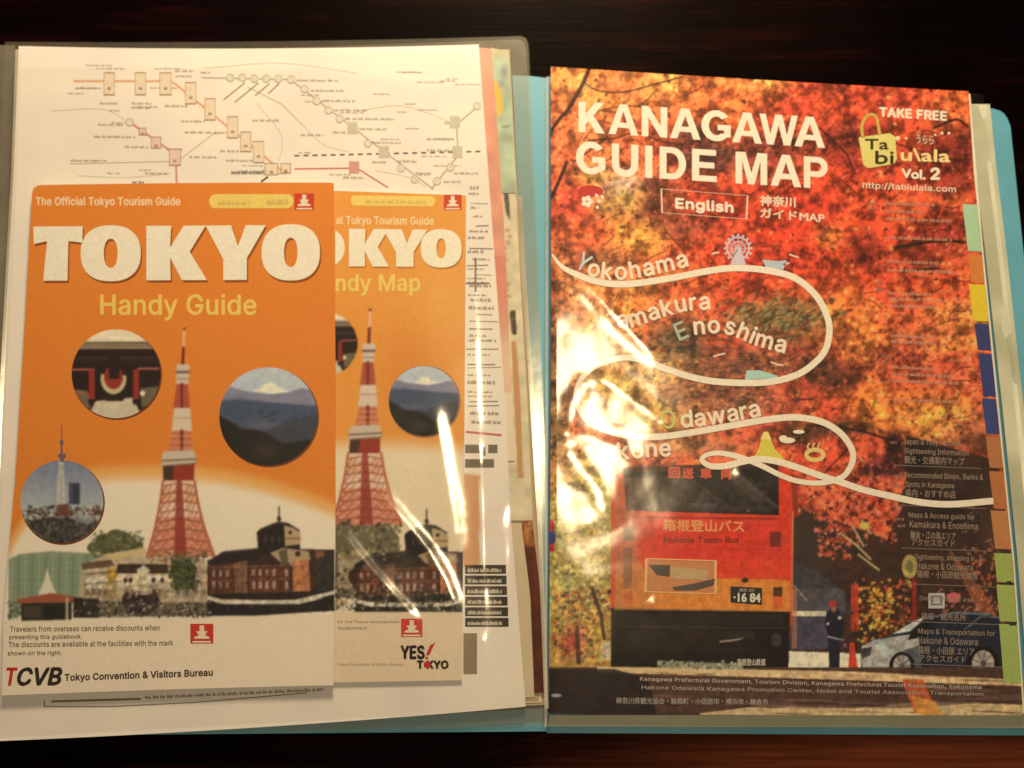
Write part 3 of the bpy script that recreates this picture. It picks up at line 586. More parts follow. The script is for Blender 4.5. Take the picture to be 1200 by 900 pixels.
for x, y, ww, hh in [(128, 98, 13, 27), (164.5, 98, 13, 27), (194, 98, 14, 27), (223.5, 109, 13, 26), (246, 128, 13, 26), (272.5, 149, 13, 26), (288, 166, 13, 24), (303, 178, 13, 26), (205, 184, 14, 20), (183, 167, 12, 14), (167, 154, 9, 9), (318, 198, 16, 14), (335, 197, 12, 12)]:
    c = (236, 210, 166) if y < 130 or x > 215 else (234, 194, 166)
    b = multi('station_box', [g_rect(x-ww/2, y-hh/2, x+ww/2, y+hh/2)], zl+EPS, c, rail)
    multi('box_outline', [g_frame([(x-ww/2, y-hh/2), (x+ww/2, y-hh/2), (x+ww/2, y+hh/2), (x-ww/2, y+hh/2)], .7), g_rect(x-2, y+hh*.15, x+2, y+hh*.15+3)], zl+2*EPS, (178, 140, 98), b)
for x, y in [(270, 91), (284, 91), (298, 92), (312, 92), (326, 92), (341, 93), (357, 104), (371, 118), (385, 129), (398, 139), (431, 168), (470, 197), (486, 210), (528, 196), (512, 212), (559, 124), (152, 143)]:
    o = multi('station_dot', [g_ell(x, y, 4.6, 4.6, 14)], zl+EPS, (226, 210, 168), rail)
    multi('dot_ring', [g_ring(x, y, 4.4, .9, 14)], zl+2*EPS, (192, 178, 144), o)
for x, y in [(413, 150), (450, 178), (533, 143), (536, 178), (415, 196)]:
    multi('station_square', [g_rect(x-6, y-7, x+6, y+7)], zl+EPS, (205, 190, 150) if x != 415 else (216, 150, 125), rail)
lab = []
for xa, y, xb in [(117, 121, 138), (154, 121, 177), (154, 126, 176), (204, 83, 227), (206, 89, 224), (193, 124, 220), (212, 142, 240), (217, 155, 262), (115, 146, 145), (110, 160, 158), (146, 172, 174), (196, 175, 214), (170, 203, 197), (83, 188, 114), (222, 184, 254), (258, 177, 280), (265, 188, 296), (235, 85, 246), (347, 94, 396), (364, 106, 404), (378, 118, 416), (391, 129, 430), (404, 139, 463), (421, 151, 454), (436, 167, 470), (352, 158, 380), (390, 155, 405), (436, 190, 452), (466, 189, 488), (487, 203, 506), (402, 208, 428), (500, 163, 532), (500, 176, 532), (532, 203, 560), (520, 213, 541), (521, 144, 528), (296, 141, 328), (88, 103, 112)]:
    lab += greek(xa, y+1.4, xb, 3.0, .01)
for xa, ya, xb, yb in [(287, 97, 262, 117), (303, 97, 275, 120), (316, 98, 299, 112), (327, 98, 314, 110)]: lab.append(g_stroke([(xa, ya), (xb, yb)], 1.6))
for _ in range(46):
    x, y = RNG.uniform(60, 540), RNG.uniform(72, 212)
    if 200 < x < 330 and y < 190: continue
    lab += greek(x, y, x+RNG.uniform(12, 34), 2.0, .01)
multi('station_names', lab, zl, (158, 142, 112), rail)
for p in [g_stroke(catmull(p, 5), .7) for p in ([(60, 130), (120, 128), (150, 143)], [(90, 206), (150, 208), (200, 203)], [(240, 80), (330, 74), (420, 86)], [(420, 130), (470, 124), (520, 140), (535, 150)], [(300, 120), (330, 160), (325, 195)], [(356, 148), (380, 170), (410, 178)], [(440, 200), (480, 208), (500, 220)])]:
    multi('thin_rail_line', [p], zl, (206, 184, 145), rail)
multi('station_names', greek(271, 204, 310, 5, 0, .1)+greek(155, 214.5, 170, 2.5)+[g_stroke([(306, 213), (314, 207)], 2)], zl+EPS, (80, 66, 50), rail)
lab = []; y = 222
while y < 500:                                          # the column of print right of the leaflet
    k = RNG.random(); x1 = 562+(y-222)*.065
    if k < .35: lab.append(g_stroke([(546+RNG.uniform(0, 12), y), (x1+RNG.uniform(4, 12), y+RNG.uniform(-1, 1))], RNG.uniform(.7, 1.4)))
    elif k < .85: lab += greek(547+RNG.uniform(0, 8), y, x1+RNG.uniform(-4, 8), RNG.uniform(3, 5), .02)
    else: lab += greek(548, y, x1, 2.2, .02)
    y += RNG.uniform(4, 11)
lab += [g_rect(556, 302, 558.5, 342), g_rect(546, 331, 574, 333)]
multi('small_print', lab, zl, (128, 112, 92), rail)
m = multi('dark_table_block', [g_rect(545, 521, 562, 531), g_rect(572, 521, 583, 531), g_rect(545, 538, 579, 548), g_rect(564, 524, 569, 534)], zl, (122, 108, 84), rail)
tb = multi('dark_table_block', [g_rect(545, 662+i*12.4, 593+i*.6, 672.5+i*12.4) for i in range(6)], zl, (58, 48, 38), rail)
multi('table_print', sum([greek(548, 670.5+i*12.4, 588, 5, 0, .12) for i in range(6)], []), zl+EPS, (225, 205, 160), tb)
multi('grey_panel', [g_rect(543, 742, 559, 790)], zl, (150, 125, 88), rail)
multi('frame_line', [g_stroke([(52, 828), (130, 828), (230, 823), (360, 812)], 1.2), g_stroke([(52, 820), (52, 829)], 1.2), g_stroke([(60, 822), (165, 819)], 2.6)]+greek(170, 819, 380, 4, -.045), zl, (130, 112, 82), rail)

# ================================================================ PICTURES SHARED BY THE TWO ORANGE GUIDES
def tower(c, f, tone=1.0):
    def q(pts): return [f(*p) for p in pts]
    Rr, Cw, Dr = (176, 82, 58), (222, 198, 165), (92, 30, 24)
    c.line(q([(216, 383), (215, 412)]), 2.2, (232, 190, 160)); c.ell(*f(216, 385), 1.6, 1.8, (120, 45, 30))
    c.line(q([(215, 408), (214, 428)]), 3.2, (110, 40, 28))
    c.poly(q([(207, 427), (222, 427), (221, 450), (206, 450)]), (212, 190, 160)); c.line(q([(207, 436), (221, 436)]), 3, (110, 88, 74)); c.line(q([(208, 444), (221, 444)]), 1.5, (150, 120, 98))
    c.poly(q([(207, 450), (220, 450), (223, 480), (203, 480)]), Rr); c.line(q([(213, 450), (213, 480)]), 3, Dr, .7)
    c.poly(q([(204, 478), (223, 478), (225, 506), (201, 506)]), (220, 196, 160)); c.line(q([(204, 490), (224, 490)]), 1.5, (180, 130, 100), .8)
    c.poly(q([(202, 505), (224, 505), (227, 530), (197, 530)]), (200, 112, 72)); c.line(q([(213, 505), (213, 530)]), 4, Dr, .7)
    for y in (511, 518, 525): c.line(q([(199, y), (226, y)]), 1.2, (225, 180, 140), .7)
    c.poly(q([(192, 529), (226, 527), (229, 532), (230, 544), (189, 547), (190, 534)]), (205, 184, 150)); c.line(q([(190, 540), (230, 538)]), 2, (120, 98, 78)); c.line(q([(191, 546), (230, 543)]), 1.2, (95, 65, 50))
    c.poly(q([(191, 547), (228, 544), (227, 564), (192, 565)]), (150, 52, 36)); c.poly(q([(191, 547), (204, 546), (202, 564), (192, 565)]), (70, 46, 36))
    L = lambda y: 191-(y-563)*.10-((y-563)/90.)**2*10; R_ = lambda y: 228+(y-563)*.12+((y-563)/90.)**2*13
    bands = [(563, 574, (230, 190, 146)), (574, 590, (226, 172, 122)), (590, 606, (232, 194, 152)), (606, 622, (216, 142, 98)), (622, 652, (214, 136, 98))]
    for a, b, col in bands: c.poly(q([(L(a), a), (R_(a), a), (R_(b), b), (L(b), b)]), col)
    for y in (569, 579, 589, 600, 611, 622, 634, 645):
        c.line(q([(L(y), y+1), ((L(y)+R_(y))/2, y-3), (R_(y), y+1)]), 1.5, (110, 56, 44), .65)
        for k in range(7):
            u = k/6; c.line(q([(L(y)*(1-u)+R_(y)*u, y+9), (L(y)*(1-min(u+.1, 1))+R_(y)*min(u+.1, 1), y)]), .9, (140, 54, 36), .75); x0 = L(y)*(1-u)+R_(y)*u; y2 = y+10; u2 = min(max(u+(-.14 if k % 2 else .14), 0), 1); x1 = L(y2)*(1-u2)+R_(y2)*u2
            c.line(q([(x0, y), (x1, y2)]), 1.1, (150, 62, 38) if k % 2 else (245, 215, 180), .65)
    c.poly(q([(207, 563), (213, 563), (219, 652), (204, 652)]), (140, 44, 34), .75)
    for s in (0, 1):
        for a, b in ((563, 590), (590, 620), (620, 652)):
            e = (lambda y: L(y)) if s == 0 else (lambda y: R_(y)); c.line(q([(e(a), a), (e(b), b)]), 2.4, (168, 70, 42), .8)
def station(c, f):
    def q(pts): return [f(*p) for p in pts]
    B, K, W = (96, 52, 38), (34, 28, 28), (222, 206, 170)
    c.poly(q([(243, 664), (262, 648), (300, 643), (392, 644), (392, 700), (243, 700)]), (58, 38, 32))
    c.poly(q([(243, 658), (262, 646), (304, 642), (304, 656), (243, 662)]), (38, 32, 32))
    c.poly(q([(303, 650), (301, 624), (306, 619), (318, 614), (327, 611), (338, 613), (351, 621), (352, 650)]), K)
    c.poly(q([(333, 616), (344, 618), (352, 624), (352, 638), (334, 640)]), (188, 160, 112)); c.ell(*f(340, 624), 2, 2, K); c.line(q([(334, 631), (352, 631)]), 1.5, (130, 80, 50))
    c.line(q([(327, 594), (327, 612)]), 1.6, (60, 50, 40)); c.ell(*f(327, 608), 2.5, 3, (50, 42, 36))
    c.poly(q([(316, 648), (332, 642), (362, 646), (365, 660), (344, 664), (330, 660)]), (178, 150, 108)); c.ell(*f(349, 649), 3, 3, (40, 30, 28)); c.poly(q([(326, 646), (336, 643), (338, 660), (330, 661)]), (96, 84, 52))
    for x0, x1 in ((246, 274), (276, 290), (292, 340)): c.poly(q([(x0, 664), (x1, 660), (x1, 694), (x0, 696)]), B)
    c.poly(q([(343, 658), (362, 656), (364, 698), (343, 700)]), (190, 120, 74)); c.poly(q([(362, 656), (368, 655), (369, 697), (364, 698)]), (60, 40, 32)); c.poly(q([(370, 646), (380, 646), (380, 690), (371, 690)]), (140, 84, 58))
    for x in (249, 257, 265): c.rect(*f(x, 668), *f(x+3, 676), W, .6); c.rect(*f(x, 682), *f(x+3, 689), W, .5)
    for x in (295, 303, 311, 319, 334): c.rect(*f(x, 667), *f(x+4, 675), W, .55); c.rect(*f(x, 681), *f(x+4, 690), W, .65)
    c.poly(q([(274, 660), (290, 656), (290, 696), (275, 697)]), (150, 112, 82), .6)
    for x in range(248, 342, 6): c.line(q([(x, 660), (x, 696)]), .7, (60, 34, 26), .6)
    for y in (663, 679, 694): c.line(q([(246, y+2), (342, y-1)]), 1, (186, 150, 110), .5)
    for y in (664, 674, 684): c.line(q([(344, y), (362, y-1)]), .8, (120, 72, 46), .7)
    c.line(q([(262, 648), (302, 643)]), 1.2, (110, 88, 70), .8); c.line(q([(306, 620), (327, 612), (350, 622)]), 1, (120, 104, 84), .8)
    for x in (310, 318, 326): c.rect(*f(x, 628), *f(x+2.5, 636), (90, 80, 70), .7)
    c.poly(q([(370, 655), (392, 648), (392, 700), (370, 698)]), (48, 42, 40)); c.speck(*f(372, 652), *f(392, 698), 24, [(30, 40, 30), (70, 60, 50)], (1, 3))
    c.poly(q([(243, 696), (392, 692), (392, 700), (340, 704), (243, 702)]), (36, 28, 26))
    c.poly(q([(243, 698), (262, 703), (345, 703), (392, 692), (392, 696), (350, 708), (260, 708), (243, 702)]), (220, 204, 166))
    c.poly(q([(243, 703), (262, 708), (350, 708), (392, 698), (392, 716), (243, 722)]), (30, 27, 28)); c.speck(*f(245, 708), *f(390, 714), 30, [(90, 85, 80), (60, 50, 46)], (.8, 1.8), .7)
    c.line(q([(243, 720), (300, 720), (392, 714)]), 3, (30, 27, 28))
def gate(c, cx, cy, k):
    def q(*p): return [(cx+(x-136)*k, cy+(y-438)*k) for x, y in p]
    K, Rd = (36, 24, 22), (150, 46, 34)
    c.poly(q((80, 384), (192, 384), (192, 494), (80, 494)), K); c.poly(q((80, 380), (192, 380), (192, 399), (80, 399)), (236, 218, 175))
    c.poly(q((88, 402), (184, 402), (188, 409), (84, 409)), (150, 128, 98)); c.line(q((84, 400), (188, 400)), 2*k, (205, 185, 140)); c.line(q((84, 405), (188, 405)), 1, (90, 72, 52), .8)
    for i in range(20): c.line(q((88+i*5, 420), (88+i*5, 424)), 1.2*k, (92, 70, 56), .7)
    c.line(q((90, 419), (184, 419)), 1, (110, 90, 70), .6); c.line(q((84, 433), (110, 433)), 2.2*k, (196, 100, 84)); c.line(q((162, 432), (186, 432)), 2.2*k, (196, 100, 84))
    c.poly(q((104, 433), (111, 433), (111, 470), (104, 470)), Rd); c.poly(q((156, 433), (163, 433), (163, 470), (156, 470)), Rd)
    c.ell(*q((133, 444))[0], 15*k, 18*k, (205, 180, 130)); c.poly(q((115, 424), (152, 424), (152, 440), (115, 438)), K); c.ell(*q((133, 442))[0], 11*k, 14*k, (150, 50, 36)); c.poly(q((127, 415), (141, 415), (140, 444), (128, 444)), K)
    c.poly(q((112, 470), (155, 466), (170, 494), (100, 494)), (208, 190, 150)); c.poly(q((120, 462), (148, 462), (144, 470), (124, 470)), (40, 30, 26)); c.poly(q((80, 455), (103, 458), (106, 480), (80, 470)), (118, 98, 72)); c.poly(q((164, 455), (192, 452), (192, 470), (166, 478)), (110, 96, 70))
    c.poly(q((103, 468), (112, 468), (110, 474), (104, 474)), K); c.poly(q((155, 468), (164, 468), (163, 474), (156, 474)), K); c.ell(*q((167, 461))[0], 3*k, 3*k, (240, 225, 180)); c.line(q((88, 459), (104, 462)), 1.4*k, (190, 90, 60))
def fuji(c, cx, cy, k):
    def q(*p): return [(cx+(x-314)*k, cy+(y-488)*k) for x, y in p]
    c.ell(cx, cy, 60*k, 60*k, (196, 198, 184)); c.poly(q((254, 430), (374, 430), (374, 470), (254, 470)), (186, 192, 184), .8)
    c.poly(q((290, 461), (304, 455), (312, 449), (316, 448), (320, 449), (330, 456), (345, 461)), (238, 228, 190))
    c.poly(q((254, 462), (270, 453), (284, 458), (304, 460), (318, 462), (340, 459), (352, 455), (362, 456), (374, 462), (374, 480), (254, 480)), (134, 130, 138))
    c.poly(q((254, 468), (280, 464), (320, 472), (374, 474), (374, 482), (254, 482)), (108, 110, 124), .7)
    c.poly(q((254, 470), (280, 468), (300, 470), (322, 472), (345, 474), (374, 476), (374, 520), (254, 510)), (70, 82, 96))
    c.poly(q((254, 490), (285, 500), (310, 505), (330, 496), (345, 490), (374, 486), (374, 550), (254, 550)), (62, 66, 72)); c.blob(*q((305, 498))[0], 22*k, 6*k, (120, 108, 108), .5)
    c.poly(q((254, 486), (270, 494), (282, 503), (300, 504), (316, 510), (330, 520), (374, 514), (374, 560), (254, 560)), (34, 32, 30)); c.blob(*q((310, 528))[0], 18*k, 10*k, (66, 54, 38), .8)
    c.ell(cx-1*k, cy+1*k, 0, 0, K) if False else None
    for _ in range(40): a, b = RNG.uniform(-50, 50), RNG.uniform(-12, 55); c.ell(cx+a*k, cy+b*k, 4*k, 1.6*k, (50, 56, 62) if b < 15 else (46, 40, 32), .35, RNG.uniform(-.5, .5))
def logo(parent, x0, y0, s, z, red=(206, 52, 34), wh=(240, 215, 170)):
    b = multi('red_emblem', [g_rect(x0, y0, x0+s, y0+s*.86)], z, red, parent)
    k = s/20.
    multi('emblem_mark', [g_poly([(x0+a*k, y0+c*k) for a, c in [(8, 1.5), (12, 1.5), (12, 6.5), (15, 6.5), (12.6, 10), (16.5, 11.5), (16.5, 13), (3.5, 13), (3.5, 11.5), (7.4, 10), (5, 6.5), (8, 6.5)]]), g_rect(x0+2*k, y0+15*k, x0+18*k, y0+16.4*k)], z+EPS, wh, b)

# ================================================================ TOKYO HANDY MAP (behind, right)
Z_LF = .0096
leaf = thing('folded_tourist_map', 'narrower orange TOKYO Handy Map tucked behind and right of the handy guide', 'map', 'orange city guides')
cv = Canvas(380, 210, 560, 810, (232, 152, 62))
cv.a = cv.a*(1-.0)+0; Xn, Yn = cv.X, cv.Y
cv.blob(480, 440, 40, 80, (222, 128, 48), .6); cv.blob(520, 350, 60, 60, (234, 164, 74), .7)
e = 505+((Xn-440)/200.)**2*30; tt = np.clip((Yn-e)/28, 0, 1)[..., None]; tt = tt*tt*(3-2*tt); cv.a = cv.a*(1-tt)+rgb(236, 212, 162)*tt
gate(cv, 382, 403, .70)
msk = (np.hypot(Xn-382, Yn-403) > 37) & (Xn < 440) & (Yn < 450); cv.a[msk & (Yn > 360)] = rgb(232, 150, 60)
cv.poly([(392, 622), (402, 612), (420, 616), (440, 610), (458, 616), (468, 630), (470, 700), (392, 700)], (112, 98, 70)); cv.poly([(396, 648), (440, 640), (466, 650), (466, 690), (396, 690)], (176, 154, 112), .8); cv.ell(425, 676, 17, 13, (52, 36, 34))
station(cv, lambda x, y: (x+173 if x < 372 else min(x+173, 560), y+3))
tower(cv, lambda x, y: (432+(x-214)*.95 if y < 560 else 432+(x-214)*1.05, 363+(y-385)*.945))
cv.speck(392, 612, 470, 650, 50, [(96, 96, 60), (70, 72, 46), (150, 140, 96), (60, 52, 40)], (2, 4.5), .8); cv.speck(392, 650, 470, 700, 34, [(60, 56, 40), (130, 112, 84), (40, 34, 30)], (1.5, 4), .8)
cv.speck(392, 690, 545, 716, 190, [(40, 36, 32), (96, 84, 66), (190, 170, 130), (50, 56, 44)], (.8, 2.4), .85)
cv.rect(380, 717, 560, 810, (232, 204, 156)); cv.soften(1); cv.photo(380, 645, 545, 717, .5, 12); cv.grain(.02, 3, 14)
LR = [(546, 229), (544, 500), (541, 797)]
sheet('cover', [(380, 223), (380, 800)], LR, Z_LF, .0080, mat_print(), leaf, step=1.2, canvas=cv)
fc = Canvas(450, 420, 545, 520, (232, 152, 62)); fuji(fc, 497, 470, .72); fc.soften(1); fc.photo(430, 400, 560, 540, .1, 16); fc.grain(.05, 3, 2)
o = multi('picture_rim', [g_ring(497.6, 470.6, 41.5, 1.6, 48)], Z_LF+EPS, (150, 104, 60), leaf); disc('round_mountain_picture', 497, 470, 41, Z_LF+2*EPS, fc, leaf)
zl = Z_LF+EPS
multi('yellow_pill', [g_rect(415, 229, 505, 241, .01), g_ell(415, 235, 4, 6), g_ell(505, 236, 5, 6)], zl, (240, 205, 98), leaf)
multi('pill_print', greek(428, 238, 500, 4, .01), zl+EPS, (214, 170, 84), leaf)
logo(leaf, 520, 228, 21, zl, (206, 70, 40))
lettering('tourism_line', 'al Tokyo Tourism Guide', box4(394, 253, 508, 265, .01), zl, (246, 214, 150), leaf, .35)
multi('title_shadow', [(np.array(p)+[1.2, 1.6], F) for p, F in capitals(HEAVY, [('K', 409, 455), ('Y', 449, 500), ('O', 493, 541)], lambda x: 268+(x-400)*.01, lambda x: 312+(x-400)*.008)], zl, (190, 110, 40), leaf)
ol = arc(.5, .5, .5, .515, -90, 90, 20, .85)
multi('title_lettering', capitals(HEAVY, [('K', 409, 455), ('Y', 449, 500), ('O', 493, 541)], lambda x: 268+(x-400)*.01, lambda x: 312+(x-400)*.008)+[g_poly([(393, 268)]+[(x, y) for x, y in [(384+20*math.cos(t), 290-22.5*math.sin(t)) for t in np.linspace(1.1, -1.1, 16)]]+[(393, 308)])], zl+EPS, (246, 230, 186), leaf)
lettering('subtitle_lettering', 'ndy Map', box4(394, 322, 492, 346), zl, (240, 206, 98), leaf, .7)
for i, s in enumerate(['by the Tokyo Metropolitan', 'Government']): lettering('small_print', s, box4(396, 727+i*7, 468-i*38, 731+i*7), zl, (105, 84, 60), leaf)
logo(leaf, 470, 725, 25, zl, (214, 66, 48))
lettering('slogan_lettering', 'YES', box4(470, 757, 497, 772), zl, (34, 22, 20), leaf, 1.1)
multi('exclamation_mark', [g_poly([(504, 756), (510, 753), (503, 768), (499, 768)]), g_ell(500, 771, 1.8, 1.8, 8)], zl, (196, 40, 34), leaf)
lettering('slogan_lettering', 'T KYO', box4(489, 774.5, 525, 783.5), zl, (40, 24, 22), leaf, 1.0)
multi('slogan_dot', [g_ell(500.5, 779, 4.2, 4.2, 14)], zl+EPS, (200, 36, 36), leaf)
lettering('small_print', 'Tokyo Convention & Visitors Bureau', box4(395, 777, 472, 781), zl, (130, 104, 74), leaf)

# ================================================================ TOKYO HANDY GUIDE (front, left)
Z_G = .0122
guide = thing('guide_booklet', 'wide orange TOKYO Handy Guide booklet with three round pictures at the far left', 'booklet', 'orange city guides')
cv = Canvas(-15, 205, 400, 830, (226, 129, 44))
Xn, Yn = cv.X, cv.Y
e = 552+np.where(Xn > 190, ((Xn-190)/202.)**2*44, ((190-Xn)/165.)**4*64); tt = np.clip((Yn-e+12)/30, 0, 1)[..., None]; tt = tt*tt*(3-2*tt)
cv.a = cv.a*(1-tt)+rgb(242, 222, 180)*tt
tt2 = (np.exp(-((Yn-e)/9)**2)*.6)[..., None]; cv.a = cv.a*(1-tt2)+rgb(238, 176, 84)*tt2
# left part of the street picture
cv.poly([(10, 655), (25, 649), (60, 646), (118, 649), (120, 700), (10, 725)], (138, 150, 112))
for i in range(13): cv.line([(14+i*8, 650), (13+i*8, 706)], 1.4, (96, 112, 84) if i % 2 else (170, 178, 138), .8)
for i in range(7): cv.line([(12, 656+i*8), (118, 654+i*8)], .8, (110, 124, 92), .6)
for x, y, r in [(110, 642, 8), (122, 634, 11), (136, 630, 12), (150, 636, 11), (160, 642, 8), (128, 644, 12), (145, 646, 12)]: cv.ell(x, y, r, r*.8, (92, 92, 56))
cv.speck(104, 622, 168, 652, 90, [(60, 66, 38), (122, 116, 72), (150, 140, 96), (80, 82, 50)], (1, 3), .8)
cv.poly([(96, 662), (120, 652), (150, 654), (200, 648), (230, 652), (245, 664), (245, 722), (90, 722)], (190, 168, 128))
cv.poly([(95, 660), (130, 656), (135, 663), (97, 668)], (110, 84, 60)); cv.poly([(138, 661), (196, 661), (198, 672), (136, 672)], (60, 46, 36)); cv.poly([(120, 650), (168, 642), (175, 650), (130, 656)], (214, 184, 124))
cv.poly([(100, 678), (140, 672), (198, 674), (200, 682), (100, 690)], (224, 206, 164)); cv.poly([(160, 668), (168, 662), (176, 668), (172, 680), (164, 680)], (214, 196, 150))
for x in (147, 153, 180, 190): cv.ell(x, 680, 2.4, 3, (52, 40, 32))
cv.ell(165, 704, 22, 17, (52, 34, 34)); cv.ell(165, 692, 16, 5, (214, 194, 150)); cv.speck(148, 692, 184, 722, 40, [(200, 180, 150), (96, 70, 60), (40, 28, 30), (70, 50, 70)], (1, 2.6), .8)
cv.ell(131, 674, 6, 9, (190, 144, 58)); cv.poly([(125, 682), (138, 682), (132, 716), (118, 716)], (182, 152, 96)); cv.ell(132, 668, 3.4, 5, (226, 180, 80))
cv.poly([(55, 665), (59, 680), (67, 698), (44, 698), (52, 680)], (226, 212, 172)); cv.poly([(86, 700), (116, 702), (116, 724), (86, 724)], (40, 34, 30))
cv.poly([(20, 702), (60, 695), (86, 699), (86, 706), (20, 708)], (160, 84, 56)); cv.poly([(25, 707), (84, 706), (84, 726), (25, 728)], (40, 40, 32)); cv.rect(28, 710, 48, 724, (70, 62, 44)); cv.rect(52, 710, 74, 724, (26, 34, 26)); cv.rect(77, 700, 80, 726, (190, 170, 130))
for y, c_ in ((671, (70, 50, 38)), (683, (96, 74, 52)), (689, (226, 208, 166)), (694, (120, 98, 70)), (700, (150, 126, 92))):
    cv.line([(98, y+2), (142, y-2)], 1.3, c_, .8); cv.line([(186, y-1), (244, y)], 1.2, c_, .7)
for x in (100, 107, 114, 121, 146, 152, 178, 184, 206, 216, 226, 236): cv.line([(x, 684), (x, 704)], 1.1, (84, 62, 46), .6); cv.rect(x+1.5, 690, x+4.5, 698, (60, 46, 38), .6)
cv.line([(138, 661), (150, 657), (168, 655), (186, 658), (198, 661)], 1.6, (206, 186, 140), .9); cv.poly([(98, 704), (244, 706), (244, 722), (98, 724)], (60, 50, 42), .6)
tower(cv, lambda x, y: (x, y))
cv.poly([(200, 660), (208, 652), (222, 654), (230, 664), (228, 690), (204, 692)], (74, 80, 46)); cv.speck(198, 652, 232, 692, 60, [(54, 60, 34), (104, 106, 64), (40, 44, 28)], (1, 3), .8); cv.speck(176, 646, 245, 660, 50, [(80, 84, 50), (120, 116, 74), (150, 80, 60)], (1, 2.5), .8)
station(cv, lambda x, y: (x, y))
cv.speck(86, 706, 246, 723, 170, [(34, 30, 28), (60, 50, 42), (196, 176, 140), (40, 50, 36), (110, 90, 70)], (.8, 2.2), .9)
cv.speck(10, 704, 24, 726, 20, [(60, 66, 44), (90, 90, 60)], (1, 2.4), .8)
cv.poly([(-15, 728), (86, 727), (246, 724), (392, 718), (400, 718), (400, 830), (-15, 830)], (240, 217, 174))
cv.soften(1); cv.photo(96, 654, 393, 722, .4, 9); cv.grain(.02, 3, 21)
GL = [(38, 217), (29, 380), (18, 560), (10, 650), (4, 730), (2, 815)]; GRt = [(391, 214), (393, 420), (393, 650), (391, 803)]
sheet('cover', GL, GRt, Z_G, .0118, mat_print(), guide, step=1.2, canvas=cv, round_=((0, 0, 9), (1, 0, 3)), bow=-1)
sheet('page_block', [(39.5, 219), (19, 560), (4, 813)], [(390, 216), (391, 650), (389.5, 801)], .0117, .0102, mat_paper((222, 200, 156)), guide, step=20)
zl = Z_G+EPS
for nm, cx, cy, r, fn in (('round_temple_gate_picture', 136, 438, 52, lambda c: gate(c, 136, 438, 1)), ('round_mountain_picture', 314.5, 488, 57.5, lambda c: fuji(c, 314.5, 488, 1)), ('round_city_picture', 72.5, 588, 48.5, None)):
    c = Canvas(cx-r-6, cy-r-6, cx+r+6, cy+r+6, (214, 180, 130))
    if fn: fn(c)
    else:
        n = np.clip((c.Y-540)/75, 0, 1)[..., None]; c.a = rgb(120, 126, 138)*(1-n)+rgb(190, 190, 168)*n
        c.speck(20, 594, 125, 640, 240, [(84, 72, 56), (150, 136, 108), (50, 44, 38), (190, 180, 150), (100, 60, 44)], (1.2, 3.6), .85); c.poly([(20, 612), (60, 606), (95, 608), (125, 618), (125, 640), (20, 640)], (46, 42, 38), .8)
        c.speck(26, 608, 120, 638, 90, [(90, 84, 70), (32, 30, 28), (120, 108, 84)], (1, 3), .8)
        c.poly([(69, 538), (74, 538), (77, 592), (66, 592)], (188, 184, 160)); c.line([(71.5, 545), (71.5, 590)], 2, (150, 148, 134), .7); c.rect(81, 566, 93.5, 591, (52, 58, 66)); c.rect(83, 566, 85, 590, (96, 104, 110), .7)
        c.poly([(66, 592), (80, 590), (82, 604), (68, 606)], (110, 66, 50)); c.poly([(88, 600), (112, 606), (104, 616), (84, 608)], (150, 150, 136), .7)
    c.soften(1); c.photo(cx-70, cy-70, cx+70, cy+70, .10, 15); c.grain(.03, 3, 4)
    multi('picture_rim', [g_ring(cx+1, cy+1.2, r-.2, 2.2, 56)], zl, (120, 62, 26), guide)
    disc(nm, cx, cy, r, zl+EPS, c, guide)
multi('needle_tower_tip', [g_poly([(70.6, 541), (70.2, 536), (68, 535), (68, 532), (71, 532), (71.2, 521), (70, 520), (70.3, 516), (71.6, 515), (71.9, 498), (72.6, 498), (72.8, 515), (74, 516), (74.2, 520), (73.2, 521), (73.6, 532), (77, 532), (77, 536), (74.6, 537), (74.6, 541)])], zl+2*EPS, (112, 92, 92), guide)
tl = [(215, 384), (207, 428), (203, 480), (197, 529), (189.5, 533), (189.5, 546), (191, 563), (186, 606), (172, 652)]
tr = [(216.5, 384), (222, 428), (224, 480), (227, 529), (230, 533), (230, 546), (228, 563), (236, 606), (252, 652)]
strip('tower_picture', tl, tr, zl, cv, guide, 1.0)
multi('yellow_pill', [g_rect(252, 227.5, 337, 244), g_ell(252, 236, 7, 8.2), g_ell(337, 235.6, 7, 8.2)], zl, (236, 202, 96), guide)
multi('pill_print', greek(256, 240, 292, 5)+greek(313, 240, 338, 7, 0, .1), zl+EPS, (206, 168, 86), guide)
logo(guide, 345, 226.5, 23, zl, (206, 62, 36))
lettering('tourism_line', 'The Official Tokyo Tourism Guide', box4(42, 231, 211, 243), zl, (246, 208, 150), guide, .5)
tops = lambda x: 265.5-(x-40)*.006; base = lambda x: 329-(x-40)*.004
TI = [('T', 39, 97), ('O', 94.5, 165), ('K', 171.5, 241), ('Y', 241, 310), ('O', 306.5, 375)]
multi('title_shadow', [(np.array(p)+[1.6, 2.6], F) for p, F in capitals(HEAVY, TI, tops, base)], zl, (150, 74, 22), guide)
multi('title_lettering', capitals(HEAVY, TI, tops, base), zl+EPS, (244, 228, 186), guide)
lettering('subtitle_lettering', 'Handy Guide', box4(118, 345, 300, 375), zl, (240, 200, 92), guide, .75)
for s, xa, xb, y in [('Travelers from overseas can receive discounts when', 12, 187, 734), ('presenting this guidebook.', 11, 96, 744), ('The discounts are available at the facilities with the mark', 10, 203, 752), ('shown on the right.', 9, 72, 763)]:
    lettering('small_print', s, box4(xa, y, xb, y+6.5, -.01), zl, (112, 88, 62), guide, .15)
logo(guide, 223, 731, 27, zl, (206, 56, 36))
lettering('bureau_initial', 'T', box4(8, 783, 20, 803), zl, (196, 44, 32), guide, .9, .2)
